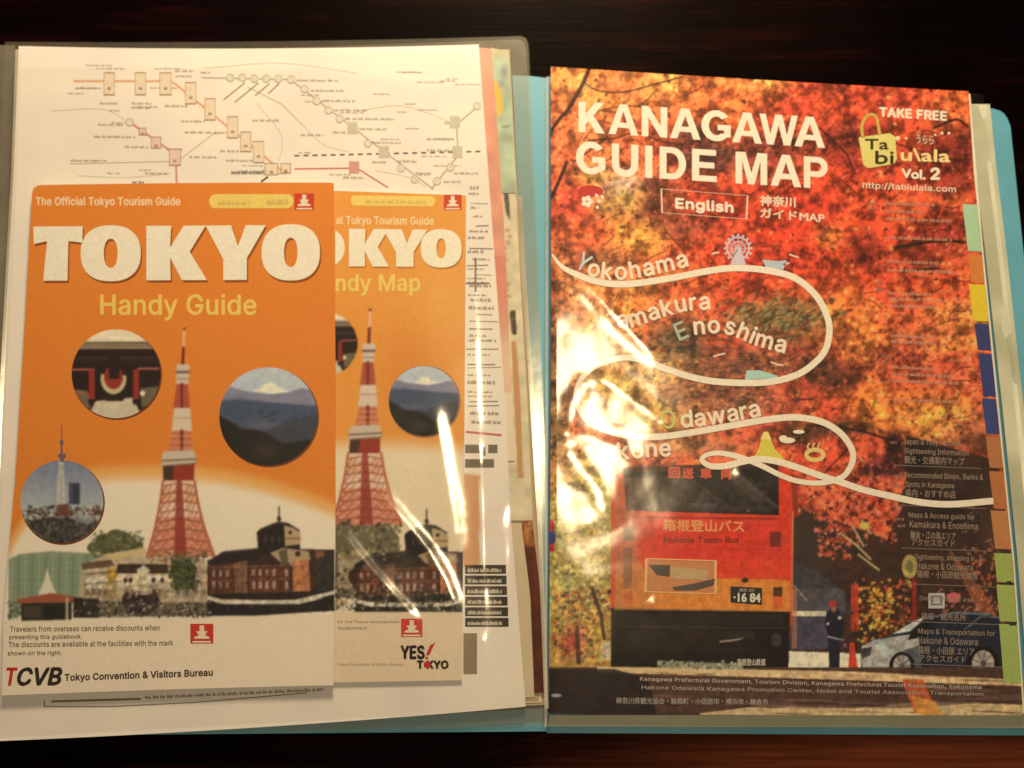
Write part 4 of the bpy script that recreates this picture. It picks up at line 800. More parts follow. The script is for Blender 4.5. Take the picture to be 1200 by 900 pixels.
lettering('bureau_initials', 'CVB', box4(21, 783, 72, 803, -.01), zl, (44, 34, 28), guide, 1.2, .25)
lettering('bureau_lettering', 'Tokyo Convention & Visitors Bureau', box4(76, 790, 249, 800, -.035), zl, (70, 52, 38), guide, .45)

# ================================================================ KANAGAWA GUIDE MAP
Z_K = .0090
kan = thing('guide_map_booklet', 'red autumn-leaf KANAGAWA GUIDE MAP booklet in the right-hand pocket', 'booklet')
cv = Canvas(636, 66, 1212, 850, (200, 76, 40))
Xn, Yn = cv.X, cv.Y
field = [  # broad colours of the printed autumn photograph
 (690, 100, 40, 30, (222, 122, 56)), (760, 95, 50, 25, (228, 140, 66)), (850, 105, 60, 25, (216, 110, 54)), (890, 95, 30, 14, (236, 170, 80)), (960, 120, 50, 30, (200, 76, 44)), (1050, 115, 60, 25, (190, 72, 44)), (1110, 130, 30, 25, (214, 104, 50)),
 (815, 160, 20, 14, (70, 40, 34)), (930, 170, 30, 20, (90, 44, 36)), (990, 170, 20, 30, (80, 34, 30)), (700, 170, 40, 40, (206, 100, 56)), (830, 185, 26, 12, (70, 48, 44)), (900, 190, 30, 20, (110, 60, 48)),
 (700, 205, 20, 10, (224, 180, 80)), (725, 215, 20, 14, (150, 130, 110)), (730, 235, 26, 16, (206, 160, 80)), (770, 235, 22, 18, (96, 48, 36)), (670, 235, 16, 16, (210, 80, 50)), (800, 265, 40, 14, (110, 54, 40)), (850, 235, 40, 20, (205, 70, 44)),
 (745, 275, 30, 16, (226, 150, 62)), (690, 280, 40, 16, (214, 92, 50)), (660, 300, 14, 20, (190, 110, 60)), (700, 300, 30, 14, (130, 80, 50)), (890, 280, 60, 30, (206, 66, 40)), (1000, 230, 50, 40, (204, 74, 44)), (930, 250, 40, 30, (190, 58, 36)), (970, 275, 18, 12, (228, 160, 70)),
 (1110, 180, 26, 40, (84, 34, 30)), (1020, 190, 26, 30, (100, 44, 36)), (1100, 270, 30, 20, (110, 48, 36)), (1012, 285, 12, 22, (60, 26, 24)), (1080, 240, 40, 16, (190, 92, 50)), (1080, 300, 50, 16, (150, 64, 42)),
 (740, 350, 60, 30, (226, 124, 58)), (690, 370, 30, 40, (222, 130, 74)), (850, 345, 50, 22, (208, 74, 42)), (905, 370, 40, 18, (126, 116, 62)), (800, 400, 30, 22, (86, 74, 48)), (850, 400, 26, 16, (190, 76, 46)), (930, 385, 30, 20, (90, 84, 46)), (870, 425, 60, 14, (120, 72, 50)), (920, 400, 30, 20, (160, 70, 44)),
 (750, 445, 50, 30, (212, 164, 84)), (700, 420, 30, 30, (216, 160, 84)), (790, 460, 40, 12, (150, 110, 66)), (860, 465, 60, 16, (140, 90, 60)), (920, 460, 30, 16, (186, 70, 44)), (960, 430, 20, 14, (54, 42, 30)), (985, 440, 16, 14, (70, 40, 30)),
 (1000, 370, 26, 24, (222, 140, 58)), (1010, 400, 20, 24, (232, 150, 60)), (1070, 340, 60, 20, (206, 84, 46)), (1060, 385, 60, 20, (214, 106, 60)), (1120, 370, 30, 16, (226, 150, 66)), (1060, 420, 60, 20, (200, 92, 56)), (1100, 400, 40, 12, (226, 140, 64)), (1050, 480, 60, 20, (224, 124, 54)), (1090, 490, 30, 16, (226, 160, 66)), (980, 480, 30, 14, (196, 74, 44)), (1130, 440, 30, 20, (206, 90, 54)), (1120, 500, 26, 16, (190, 110, 64)),
 (870, 510, 50, 10, (196, 80, 50)), (820, 515, 40, 12, (180, 120, 70)), (780, 490, 30, 12, (190, 140, 70)), (990, 500, 30, 8, (40, 30, 24)), (940, 512, 22, 10, (46, 34, 26)), (960, 530, 30, 14, (190, 66, 42)), (1010, 530, 22, 16, (206, 84, 52)), (1048, 520, 8, 14, (28, 20, 20)), (1030, 545, 22, 10, (60, 30, 34)), (970, 580, 50, 12, (206, 78, 48)), (1020, 590, 34, 14, (190, 70, 46)),
 (680, 600, 40, 50, (196, 172, 84)), (665, 680, 24, 50, (176, 158, 72)), (690, 700, 20, 40, (196, 140, 70)), (672, 745, 18, 16, (190, 64, 44)), (700, 740, 16, 22, (214, 160, 60)), (650, 560, 12, 60, (170, 120, 64)), (652, 640, 8, 40, (190, 150, 80)), (655, 400, 10, 60, (120, 74, 46)), (652, 480, 9, 50, (110, 84, 50))]
acc = np.zeros(cv.a.shape); wsum = np.full(Xn.shape, .06); acc += rgb(204, 84, 46)*.06
for x, y, rx, ry, c in field:
    g = np.exp(-(((Xn-x)/(rx*.9))**2+((Yn-y)/(ry*.9))**2)); acc += rgb(c)*g[..., None]; wsum += g
cv.a = acc/wsum[..., None]
wn = vnoise(cv.h, cv.w, 11, 4, np.random.default_rng(41)); wn2 = vnoise(cv.h, cv.w, 7, 3, np.random.default_rng(42)); hot = np.clip((vnoise(cv.h, cv.w, 30, 3, np.random.default_rng(43))-.5)*4, -1, 1)[..., None]
q_ = np.clip(((wn*.6+wn2*.4)-.30)/.34, 0, 1); q_ = (q_*q_*(3-2*q_))[..., None]
rd = np.exp(-((Xn-1010)/170)**2-((Yn-250)/150)**2)[..., None]*.45; cv.a = cv.a*(1-rd)+rgb(198, 58, 32)*rd
cv.a = cv.a*(.62+.72*q_); cv.a = np.clip(cv.a*(1+hot*np.array([.07, .13, .08])), 0, 1)
under = Canvas(636, 66, 1212, 850, (0, 0, 0)); under.a = cv.a.copy()
pal = [(236, 156, 64), (226, 110, 50), (206, 66, 36), (170, 44, 30), (96, 34, 26), (50, 24, 20), (240, 190, 100)]
def leafstamp(x, y, s, th, c, al):
    for k in (-.85, 0, .85):
        a = th+k; cv.ell(x+math.cos(a)*s*.55, y+math.sin(a)*s*.55, s*.75, s*.26, c, al, a, .8)
N = 19000
xs = RNG.uniform(642, 1200, N); ys = RNG.uniform(72, 640, N); keep = RNG.random(N)
for i in range(N):
    x, y = xs[i], ys[i]
    base_c = under.sample(np.array([x]), np.array([y]))[0]*255; lum = base_c.mean()
    j = base_c*RNG.uniform(.5, 1.5)
    if keep[i] < .10: j = np.array(pal[RNG.integers(6)])*.85
    if keep[i] > .955 and lum > 95: j = np.array((244, 176, 90))
    if lum < 70 and keep[i] < .22: j = base_c*1.8+np.array([50, 12, 6])
    leafstamp(x, y, RNG.uniform(1.2, 3.4), RNG.uniform(0, 6.3), np.clip(j, 8, 250), .74)
for _ in range(150):                                   # thin twigs through the leaves
    x, y = RNG.uniform(645, 1140), RNG.uniform(80, 500); a = RNG.normal(-.25, .5); L_ = RNG.uniform(10, 34)
    cv.line(catmull([(x, y), (x+L_*.5*math.cos(a), y+L_*.5*math.sin(a)+RNG.uniform(-3, 3)), (x+L_*math.cos(a), y+L_*math.sin(a))], 3).tolist(), RNG.uniform(.7, 1.5), (70, 26, 20), .6)
# olive hill and rocks under the middle of the ribbon
for _ in range(260):
    x, y = RNG.normal(905, 34), RNG.normal(372, 13); cv.ell(x, y, RNG.uniform(2, 6), RNG.uniform(.8, 1.8), [(150, 140, 84), (88, 82, 48), (60, 60, 36), (170, 150, 100)][RNG.integers(4)], .6, RNG.uniform(-.9, -.2))
for _ in range(300):
    x, y = RNG.uniform(770, 940), RNG.normal(430, 30); cv.ell(x, y, RNG.uniform(3, 9), RNG.uniform(.7, 1.6), [(150, 90, 60), (80, 56, 40), (180, 120, 80), (60, 44, 34), (170, 70, 50)][RNG.integers(5)], .5, RNG.uniform(-.3, .3))
for _ in range(120):
    x, y = RNG.uniform(1030, 1180), RNG.uniform(300, 500); cv.ell(x, y, RNG.uniform(6, 16), RNG.uniform(.7, 1.4), [(190, 110, 80), (160, 60, 44), (226, 150, 100)][RNG.integers(3)], .35, RNG.uniform(-.1, .15))
for pts, wd in [([(692, 76), (684, 96), (672, 118), (662, 134)], 4.5), ([(664, 190), (656, 210), (646, 232)], 4), ([(684, 96), (700, 106), (730, 108), (770, 98), (800, 90)], 1.8), ([(660, 134), (648, 150), (644, 160)], 4), ([(690, 165), (720, 162), (745, 155), (770, 164), (800, 170)], 1.8), ([(672, 190), (700, 170), (712, 160)], 2), ([(700, 130), (730, 124), (760, 126)], 1.2), ([(1095, 150), (1120, 140), (1134, 148)], 3), ([(1020, 160), (1050, 168), (1080, 178), (1130, 190)], 1.6), ([(960, 150), (990, 178), (1000, 200)], 2), ([(946, 498), (1000, 503), (1050, 518)], 3), ([(1050, 290), (1100, 282), (1130, 284)], 4), ([(1058, 318), (1100, 314)], 3), ([(960, 560), (1000, 520)], 1.5)]:
    cv.line(catmull(pts, 4).tolist(), wd, (44, 24, 20), .85)
# left yellow trees
cv.poly([(640, 590), (720, 580), (724, 785), (640, 785)], (176, 156, 76), .75)
cv.speck(646, 570, 720, 720, 420, [(206, 190, 106), (150, 132, 58), (228, 210, 130), (110, 98, 50), (190, 150, 80)], (1.2, 3.6), .7)
cv.speck(648, 690, 715, 770, 180, [(196, 80, 56), (214, 150, 60), (110, 60, 44), (226, 180, 80), (60, 40, 36)], (1.2, 3.6), .75)
cv.blob(672, 752, 14, 15, (190, 60, 46), .85); cv.blob(704, 738, 12, 16, (224, 170, 54), .8); cv.line([(676, 738), (678, 776)], 5, (60, 30, 30), .8); cv.rect(704, 752, 718, 774, (206, 190, 140), .9); cv.line([(694, 690), (704, 720), (708, 748)], 4, (54, 42, 36), .9); cv.ell(646, 630, 5, 9, (60, 60, 110)); cv.ell(646, 616, 4, 7, (190, 60, 50)); cv.ell(646, 642, 4, 5, (190, 50, 50))
# dark wood behind the bus and under the list
cv.poly([(922, 588), (950, 600), (985, 612), (1040, 632), (1062, 560), (1062, 510), (1170, 540), (1192, 700), (1196, 790), (922, 790)], (42, 34, 30), .88)
for x, y, rx, ry, c, a in [(950, 640, 24, 40, (56, 46, 40), .8), (1110, 600, 40, 30, (34, 28, 26), .8), (1165, 620, 18, 40, (86, 60, 44), .7), (1075, 540, 24, 20, (24, 20, 20), .9), (1150, 520, 24, 16, (70, 44, 34), .7)]: cv.blob(x, y, rx, ry, c, a)
def leaves(xa, ya, xb, yb, n, cols, s=(1.4, 4.2), a=.8):
    for _ in range(n): leafstamp(RNG.uniform(xa, xb), RNG.uniform(ya, yb), RNG.uniform(*s), RNG.uniform(0, 6.3), cols[RNG.integers(len(cols))], a)
RDS = [(206, 76, 50), (222, 104, 66), (170, 50, 36), (236, 140, 96)]
leaves(928, 560, 1060, 600, 260, RDS+[(60, 24, 22)]); leaves(955, 600, 1050, 622, 90, RDS+[(60, 30, 24)]); leaves(960, 620, 1000, 655, 60, RDS); leaves(990, 560, 1050, 640, 120, [(200, 80, 54), (80, 34, 26), (222, 120, 80)])
leaves(1140, 640, 1175, 740, 120, [(200, 90, 60), (222, 140, 90), (120, 56, 40)], (1.2, 3), .75); leaves(1100, 690, 1160, 725, 60, [(180, 100, 66), (214, 150, 100)], (1, 2.4), .7); leaves(1120, 590, 1190, 660, 90, [(130, 80, 56), (170, 110, 70), (60, 44, 36)], (1, 3), .6)
leaves(1000, 680, 1070, 752, 170, [(206, 84, 44), (226, 160, 60), (236, 190, 80), (120, 50, 34), (90, 60, 40)], (1.4, 4), .8); leaves(1020, 690, 1046, 735, 60, [(236, 196, 84), (220, 150, 50)], (2, 4), .85)
cv.rect(997, 684, 1006, 740, (196, 62, 40), .85); cv.rect(1069, 678, 1074, 728, (170, 40, 34), .8); cv.ell(1066, 664, 9, 14, (206, 180, 90), .8); cv.ell(1066, 664, 4, 8, (96, 96, 60), .7)
for pts in ([(985, 625), (1005, 640), (1020, 655)], [(1000, 618), (1012, 640)], [(1006, 650), (1030, 668)], [(1010, 610), (1020, 625)]): cv.line(pts, 2.4, (206, 190, 120), .8)
cv.ell(1013, 616, 6, 4, (214, 190, 80), .9)
cv.poly([(1110, 640), (1150, 690), (1190, 760), (1186, 764), (1140, 706)], (196, 110, 66), .55)
# street: wall, road, guard, cone
cv.poly([(926, 655), (955, 668), (985, 690), (1000, 720), (926, 722)], (62, 56, 58)); cv.poly([(926, 722), (972, 722), (972, 760), (926, 762)], (72, 68, 80)); cv.rect(924, 716, 968, 722, (214, 200, 160)); cv.rect(924, 690, 990, 716, (92, 84, 84), .7)
cv.poly([(922, 763), (1012, 766), (1020, 790), (922, 790)], (244, 230, 190)); cv.line([(930, 686), (946, 704)], 1, (190, 180, 150))
# van
cv.poly([(1008, 768), (1010, 757), (1024, 749), (1046, 744), (1066, 732), (1086, 722), (1120, 717), (1160, 719), (1172, 726), (1180, 745), (1184, 770), (1184, 792), (1010, 788)], (34, 40, 50))
cv.poly([(1008, 770), (1010, 757), (1024, 750), (1048, 746), (1076, 742), (1078, 760), (1060, 764), (1046, 772), (1040, 788), (1012, 786)], (178, 172, 150)); cv.poly([(1046, 743), (1066, 731), (1084, 722), (1080, 728), (1066, 740)], (205, 208, 190)); cv.poly([(1008, 760), (1022, 758), (1020, 768), (1010, 772)], (70, 60, 58)); cv.ell(1032, 757, 6, 3, (190, 196, 190)); cv.poly([(1050, 765), (1078, 756), (1080, 788), (1052, 789)], (92, 94, 88))
cv.poly([(1068, 740), (1086, 726), (1100, 726), (1086, 746), (1064, 750)], (24, 26, 30)); cv.line([(1130, 738), (1150, 722), (1176, 724)], 1.6, (110, 116, 116), .9); cv.line([(1086, 724), (1120, 718), (1160, 720)], 2, (130, 140, 140), .8)
for x, y, r in ((1057, 780, 12.5), (1152, 778, 16)):
    cv.ell(x, y, r*1.2, r*1.25, (20, 18, 20)); cv.ell(x, y, r*.82, r, (172, 160, 140)); cv.ell(x, y, r*.2, r*.24, (80, 70, 60))
    for k in range(9): a = k*.698; cv.line([(x, y), (x+r*.75*math.cos(a), y+r*.9*math.sin(a))], 1.4, (96, 84, 74), .8)
cv.poly([(974, 712), (982, 712), (988, 725), (988, 748), (984, 752), (984, 788), (972, 788), (970, 745), (967, 730), (968, 722)], (28, 30, 44)); cv.ell(976, 708, 4.6, 4.6, (190, 50, 46)); cv.ell(977, 714, 3.4, 3.6, (150, 96, 74)); cv.line([(970, 746), (988, 750)], 1.5, (170, 160, 140)); cv.ell(984, 724, 2.5, 2, (220, 206, 180)); cv.ell(970, 731, 1.6, 1.6, (230, 220, 190)); cv.ell(990, 756, 2.2, 3, (120, 80, 110))
cv.poly([(996, 753), (1001, 753), (1005, 782), (994, 782)], (206, 62, 44))
# bus
cv.poly([(716, 592), (722, 556), (735, 548), (912, 544), (926, 552), (930, 600), (928, 720), (922, 784), (716, 780)], (222, 62, 38))
cv.poly([(716, 600), (734, 552), (745, 552), (748, 720), (718, 716)], (196, 96, 58), .8)  # left part painted paler, pocket glare put into the colour
cv.poly([(730, 548), (912, 541), (913, 604), (734, 598)], (34, 28, 26)); cv.poly([(748, 560), (800, 556), (806, 594), (742, 594)], (70, 58, 46), .8); cv.line([(806, 560), (864, 600)], 2.2, (74, 68, 62), .7); cv.line([(860, 552), (910, 594)], 4, (84, 80, 74), .6); cv.rect(808, 590, 840, 596, (96, 96, 104), .8); cv.ell(877, 598, 1.8, 1.8, (225, 215, 190))
cv.poly([(748, 655), (760, 676), (848, 678), (912, 679), (926, 681), (926, 716), (720, 712), (722, 656)], (224, 132, 54)); cv.poly([(722, 604), (748, 606), (748, 660), (722, 658)], (206, 96, 60), .8)
cv.line([(800, 643), (922, 644)], 1, (160, 40, 28), .8); cv.rect(730, 617, 743, 634, (96, 80, 64)); cv.rect(730, 642, 741, 690, (110, 84, 60), .8); cv.rect(902, 623, 915, 641, (44, 30, 26)); cv.poly([(906, 688), (917, 688), (917, 700), (906, 700)], (40, 26, 22))
cv.rect(732, 694, 741, 707, (222, 82, 52)); cv.ell(736, 722, 4.5, 4, (222, 76, 50)); cv.rect(906, 699, 917, 714, (226, 78, 50)); cv.ell(912, 727, 5, 4.5, (226, 76, 50)); cv.ell(873, 680, 4, 3, (40, 24, 20))
cv.poly([(716, 712), (926, 716), (924, 786), (716, 782)], (26, 20, 20)); cv.blob(790, 745, 60, 20, (58, 44, 30), .8); cv.line([(844, 752), (862, 750), (872, 747)], 2, (190, 172, 130), .9)
n_ = np.clip((cv.X-716)/200, 0, 1)*np.exp(-((cv.Y-660)/60)**2)
def tint(poly_, col, a): cv.poly(poly_, col, a)
for k in range(12): tint([(748+k*3, 606), (926, 606), (926, 655), (748+k*3, 655)], (214, 46, 36), .05)
for k in range(10): tint([(720, 715-k*5), (926, 717-k*5), (926, 717), (720, 715)], (226, 140, 52), .05)
for k in range(8): tint([(720, 560), (735+k*5, 560), (735+k*5, 712), (720, 712)], (176, 104, 70), .07)
cv.line([(748, 606), (912, 608)], 1.4, (110, 24, 20), .8); cv.line([(752, 611), (905, 612)], .8, (236, 120, 84), .6); cv.line([(720, 713), (926, 716)], 1.6, (240, 170, 90), .5)
cv.rect(726, 720, 918, 733, (40, 34, 30), .8); cv.line([(724, 734), (920, 736)], 1.0, (84, 72, 60), .7); cv.line([(740, 758), (905, 762)], .8, (60, 52, 46), .8); cv.rect(760, 738, 800, 752, (38, 32, 28), .9); cv.rect(838, 740, 884, 748, (44, 38, 34), .8)
cv.poly([(730, 548), (912, 541), (912, 547), (730, 554)], (90, 40, 30), .7); cv.line([(822, 546), (822, 600)], 1.2, (22, 18, 18)); cv.poly([(740, 590), (905, 594), (905, 600), (740, 597)], (58, 48, 42), .8)
cv.speck(742, 560, 905, 592, 40, [(60, 52, 44), (84, 72, 58), (24, 20, 20)], (2, 6), .35, 2.5)
cv.poly([(926, 552), (934, 560), (936, 606), (930, 606)], (150, 50, 36), .9); cv.rect(928, 690, 934, 760, (190, 120, 80), .6); cv.ell(910, 750, 6, 8, (70, 66, 60), .7)
for i, (a, b) in enumerate([((716, 590), (722, 556)), ((929, 600), (928, 715))]): cv.line([a, b], 2, (226, 150, 90), .7)
cv.ell(912, 720, 14, 10, (34, 26, 24), .0)
# foreground road strip
cv.rect(636, 782, 1212, 850, (84, 58, 44)); cv.poly([(700, 781), (800, 783), (1000, 787), (1200, 797), (1200, 804), (1000, 797), (870, 793), (700, 788)], (236, 198, 136), .95)
cv.poly([(770, 774), (870, 778), (872, 785), (770, 783)], (176, 170, 130), .8); cv.speck(770, 774, 872, 784, 30, [(70, 80, 50), (220, 210, 180), (50, 60, 40)], (1, 2.5), .8)
cv.poly([(820, 836), (900, 826), (1000, 830), (1080, 822), (1200, 826), (1200, 850), (820, 850)], (222, 190, 130), .95); cv.poly([(860, 824), (940, 820), (1060, 824), (1200, 812), (1200, 820), (1060, 830), (900, 829)], (110, 80, 66), .7)
for _ in range(60): y = RNG.uniform(786, 838); x = RNG.uniform(700, 1190); cv.ell(x, y, RNG.uniform(10, 40), RNG.uniform(.6, 1.6), [(96, 64, 50), (50, 36, 32), (150, 110, 84), (40, 28, 28)][RNG.integers(4)], .45, .03)
cv.poly([(1056, 796), (1082, 796), (1098, 836), (1072, 836)], (206, 96, 48), .9); cv.poly([(1068, 815), (1096, 822), (1106, 838), (1076, 838)], (224, 160, 70), .8)
cv.poly([(640, 784), (720, 784), (760, 795), (770, 838), (640, 838)], (34, 26, 26), .85); cv.ell(652, 815, 6, 2, (190, 180, 160), .9)
cv.photo(716, 541, 930, 784, .22, 17); cv.photo(930, 660, 1200, 790, .4, 18); cv.photo(636, 784, 1212, 848, .35, 19); cv.photo(640, 560, 716, 784, .6, 20)
KL = [(645.5, 78), (646, 400), (643, 836)]; KR = [(1135, 107), (1141, 200), (1150, 290), (1169, 480), (1187, 660), (1199, 838)]
sheet('cover', KL, KR, Z_K, .0086, mat_print(), kan, step=1.2, canvas=cv, edge=(225, 205, 150), bow=1)
sheet('page_block', [(647, 81), (646, 834)], [(1137, 110), (1152, 290), (1171, 480), (1189, 660), (1201, 836)], .0085, .0056, mat_paper((238, 222, 172)), kan, step=16)
zl = Z_K+EPS; CR = (246, 226, 182)
yt1 = lambda x: 119+(x-677)*.0655; yb1 = lambda x: 154.5+(x-677)*.0655
multi('title_lettering', capitals(BOLD, [('K', 678, 709), ('A', 713, 748), ('N', 752, 782), ('A', 785, 821), ('G', 822, 857), ('A', 858, 893), ('W', 890, 935), ('A', 931, 967)], yt1, yb1), zl, CR, kan)
yt2 = lambda x: 165+(x-675)*.0672; yb2 = lambda x: 203+(x-675)*.063
multi('title_lettering', capitals(BOLD, [('G', 675, 710), ('U', 717, 748), ('I', 756, 764.5), ('D', 773, 804), ('E', 811, 840), ('M', 862, 899), ('A', 903, 939), ('P', 942, 970)], yt2, yb2), zl, CR, kan)
multi('language_box', [g_frame([(774, 221), (877, 229), (876, 257), (775, 249.5)], 1.0)], zl, (244, 200, 150), kan)
lettering('language_lettering', 'English', [(792, 232), (859, 237.5), (859, 252), (792, 247)], zl+EPS, CR, kan, .8)
lettering('japanese_lettering', '神奈川', [(891, 229), (932, 231), (932, 243), (891, 241)], zl+EPS, (240, 206, 160), kan, .5)
lettering('japanese_lettering', 'ガイドMAP', [(891, 243.5), (966, 250), (966, 261), (891, 254.5)], zl+EPS, (240, 206, 160), kan, .45)
lettering('take_free_lettering', 'TAKE FREE', [(1031, 126), (1109, 131), (1109, 141), (1031, 136)], zl, CR, kan, .7)
bag = multi('yellow_bag_picture', [g_poly([(1006, 161), (1043, 156), (1049, 160), (1051, 186), (1048, 192), (1017, 197), (1012, 193)])], zl+EPS, (226, 206, 110), kan)
multi('bag_handle', [g_stroke(catmull([(1011, 161), (1010, 148), (1014, 138), (1021, 134), (1027, 138), (1031, 157)], 6), 3.4)], zl+EPS, (206, 170, 80), bag)
lettering('bag_lettering', 'Ta', box4(1014, 163, 1041, 175), zl+2*EPS, (60, 48, 26), bag, .4, plain=False); lettering('bag_lettering', 'bi', box4(1026, 177, 1047, 192), zl+2*EPS, (60, 48, 26), bag, .5, plain=False)
lettering('magazine_name', 'u\\ala', [(1056, 174), (1113, 176), (1113, 190), (1056, 188)], zl+EPS, (246, 214, 130), kan, .6, plain=False)
multi('magazine_dots', [g_ell(x, y, r, r, 8) for x, y, r in [(1052, 162, 2.8), (1062, 162, 1.6), (1104, 156, 1.8), (1112, 156, 1.8), (1096, 158, 1.4)]], zl, (240, 214, 150), kan)
lettering('japanese_lettering', 'うらら', box4(1074, 158, 1094, 168, .05), zl, (200, 180, 130), kan, .3)
lettering('volume_lettering', 'Vol.', [(1057, 198), (1084, 199.5), (1084, 210), (1057, 208)], zl, CR, kan, .7, plain=False); lettering('volume_lettering', '2', box4(1091, 197, 1101, 210), zl, CR, kan, .9)
lettering('web_address', 'http://tabiulala.com', [(1011, 213), (1120, 218), (1120, 227), (1011, 222)], zl, (240, 206, 160), kan, .25, 0, 1.15)
# emblem and little pictures
o = multi('plum_blossom_emblem', [g_ell(692, 224, 15, 7, 24)], zl, (196, 56, 46), kan)
multi('blossom', [g_ell(688+4.2*math.cos(a), 236+4.2*math.sin(a), 3, 3, 10) for a in np.arange(5)*1.2566]+[g_ell(*p, 2, 2, 8) for p in ((702, 236), (700, 243), (706, 231), (699, 229))], zl+EPS, CR, o)
multi('ferris_wheel_picture', [g_ring(865, 291, 13, 2.0, 28), g_ring(865, 291, 8, 1.2, 20)]+[g_stroke([(865, 291), (865+13*math.cos(a), 291+13*math.sin(a))], .8) for a in np.arange(12)*.5236]+[g_ell(865+15.5*math.cos(a), 291+15.5*math.sin(a), 1.5, 1.5, 8) for a in np.arange(16)*.3927]+[g_poly([(862, 290), (868, 290), (874, 310), (856, 310)])], zl, (214, 196, 190), kan)
multi('ship_picture', [g_poly([(893, 304), (912, 306), (922, 305), (918, 316), (898, 314)])], zl, (190, 196, 190), kan)
multi('pale_boat_picture', [g_poly([(875, 434), (890, 434), (911, 440), (912, 443), (873, 445)])], zl, (176, 206, 176), kan)
for p in ([(834, 298), (839, 296), (843, 296)], [(836, 418), (842, 416), (850, 414)], [(903, 424), (911, 427), (918, 428)], [(918, 310), (925, 308)], [(925, 298), (936, 302)]): multi('bird_picture', [g_stroke(catmull(p, 4), 2)], zl, (244, 200, 160), kan)
multi('castle_picture', [g_poly([(738, 492), (748, 486), (758, 492), (761, 504), (735, 504)])], zl, (190, 190, 120), kan)
mt = multi('yellow_mountain_picture', [g_poly([(893, 512), (902, 512), (908, 526), (920, 538), (882, 538), (889, 526)])], zl, (222, 202, 70), kan)
multi('mountain_cap', [g_poly([(895, 506), (900, 506), (904, 515), (891, 515)])], zl+EPS, (244, 220, 120), mt)
multi('cloud_picture', [g_ell(923, 516, 9, 3.4, 14), g_ell(936, 506, 7, 2.4, 12), g_ell(918, 514, 5, 4, 12)], zl, CR, kan)
hs = multi('hot_spring_picture', [g_ring(955, 533, 10, 5, 24, 6)], zl, (232, 200, 110), kan)
multi('steam', [g_stroke(catmull([(948+i*6, 528), (946.5+i*6, 523), (949+i*6, 519)], 4), 1.8) for i in range(3)], zl+EPS, (232, 200, 120), hs)
rib = [(647, 298), (656, 310), (668, 318), (698, 329.5), (733, 333), (780, 327), (827, 318), (862, 314), (900, 317), (932, 326), (955, 345), (967, 365), (972, 385), (968, 408), (955, 425), (932, 440), (897, 448), (850, 448), (815, 443), (780, 432), (757, 423), (733, 419), (710, 424), (691, 434), (678, 450), (676, 472), (690, 494), (715, 506), (740, 511), (768, 512), (803, 508), (850, 500), (897, 492), (932, 489), (962, 494), (982, 505), (995, 520), (1000, 535), (995, 550), (985, 560), (962, 566), (936, 564), (915, 557), (893, 546), (871, 537), (852, 532), (838, 531), (826, 534), (823, 540), (833, 546), (850, 546), (870, 541), (890, 538), (912, 541), (935, 548), (960, 557), (985, 565), (1012, 574), (1042, 581), (1075, 588), (1112, 591), (1164, 587)]
rc = catmull(rib, 6); wd = np.full(len(rc), 7.6); wd[:16] = np.linspace(2.5, 7.4, 16); u = np.arange(len(rc))/6
wd -= 1.8*np.exp(-((u-24)/3)**2)+1.6*np.exp(-((u-41)/4)**2)+2.2*np.exp(-((u-47)/2)**2)
V, F = g_stroke(rc, wd); n = len(rc)
cz = zl+2*EPS+np.concatenate([np.arange(n), np.arange(n)])/n*.5e-4
sub = mesh_obj('route_ribbon', P(np.array(V)[:, 0], np.array(V)[:, 1], cz), F, mat_ink(CR), kan)
zt = zl+4*EPS
for s, cur, size in [('okohama', [(685, 321), (705, 326.5), (725, 327.5), (750, 324.5), (780, 318.5), (809, 311)], 38), ('amakura', [(722, 384), (745, 382), (765, 375), (785, 369), (806, 364), (834, 362)], 38), ('noshima', [(812, 392), (845, 390), (865, 396), (890, 406), (921, 414)], 38), ('dawara', [(797, 501), (820, 499), (850, 495), (893, 487)], 38), ('akone', [(708, 540), (740, 537), (764, 535), (788, 534)], 38)]:
    layered('place_name_lettering', along(s, cur, size, .8), zt, (246, 220, 174), kan)
for s, cur, size, c in [('Y', [(672, 312), (686, 320)], 40, (206, 206, 190)), ('K', [(701, 381), (719, 383)], 38, (236, 190, 110)), ('E', [(795, 400), (809, 394)], 40, (176, 180, 140)), ('O', [(774, 503), (794, 501)], 42, (206, 200, 110)), ('H', [(690, 541), (706, 540)], 38, (206, 220, 150))]:
    layered('place_name_capital', along(s, cur, size, .5), zt, c, kan)
# bus print
zb = zl
for x in (784, 800, 821, 845): lettering('route_sign_lettering', {784: '回', 800: '送', 821: '車', 845: '両'}[x], box4(x, 548+(x-784)*.02, x+12.5, 560+(x-784)*.02), zb, (210, 84, 54), kan, .8)
lettering('bus_lettering', '箱根登山バス', [(777, 609), (872, 610), (872, 624), (777, 622)], zb, (234, 150, 84), kan, .5)
lettering('bus_lettering', 'Hakone Tozan Bus', box4(778, 629, 866, 636), zb, (120, 40, 26), kan, .2)
multi('bus_advert_frame', [g_frame([(756, 654), (840, 656.5), (840, 696.5), (755, 694)], 1.6)], zb+EPS, (240, 180, 110), kan)
ad = multi('bus_advert', [g_poly([(758, 656), (838, 658.5), (838, 694), (757, 692)])], zb, (204, 132, 78), kan)
multi('advert_shape', [g_poly([(760, 662), (785, 662), (785, 676), (770, 674)]), g_poly([(788, 688), (812, 684), (838, 678), (836, 686), (815, 692), (790, 692)])], zb+EPS, (90, 76, 66), ad)
multi('advert_shape', [g_poly([(786, 664), (830, 668), (828, 680), (786, 678)])], zb+EPS, (196, 160, 104), ad)
pl = multi('number_plate', [g_poly([(856, 687), (893, 689), (893, 709), (856, 706)])], zb, (42, 40, 34), kan)
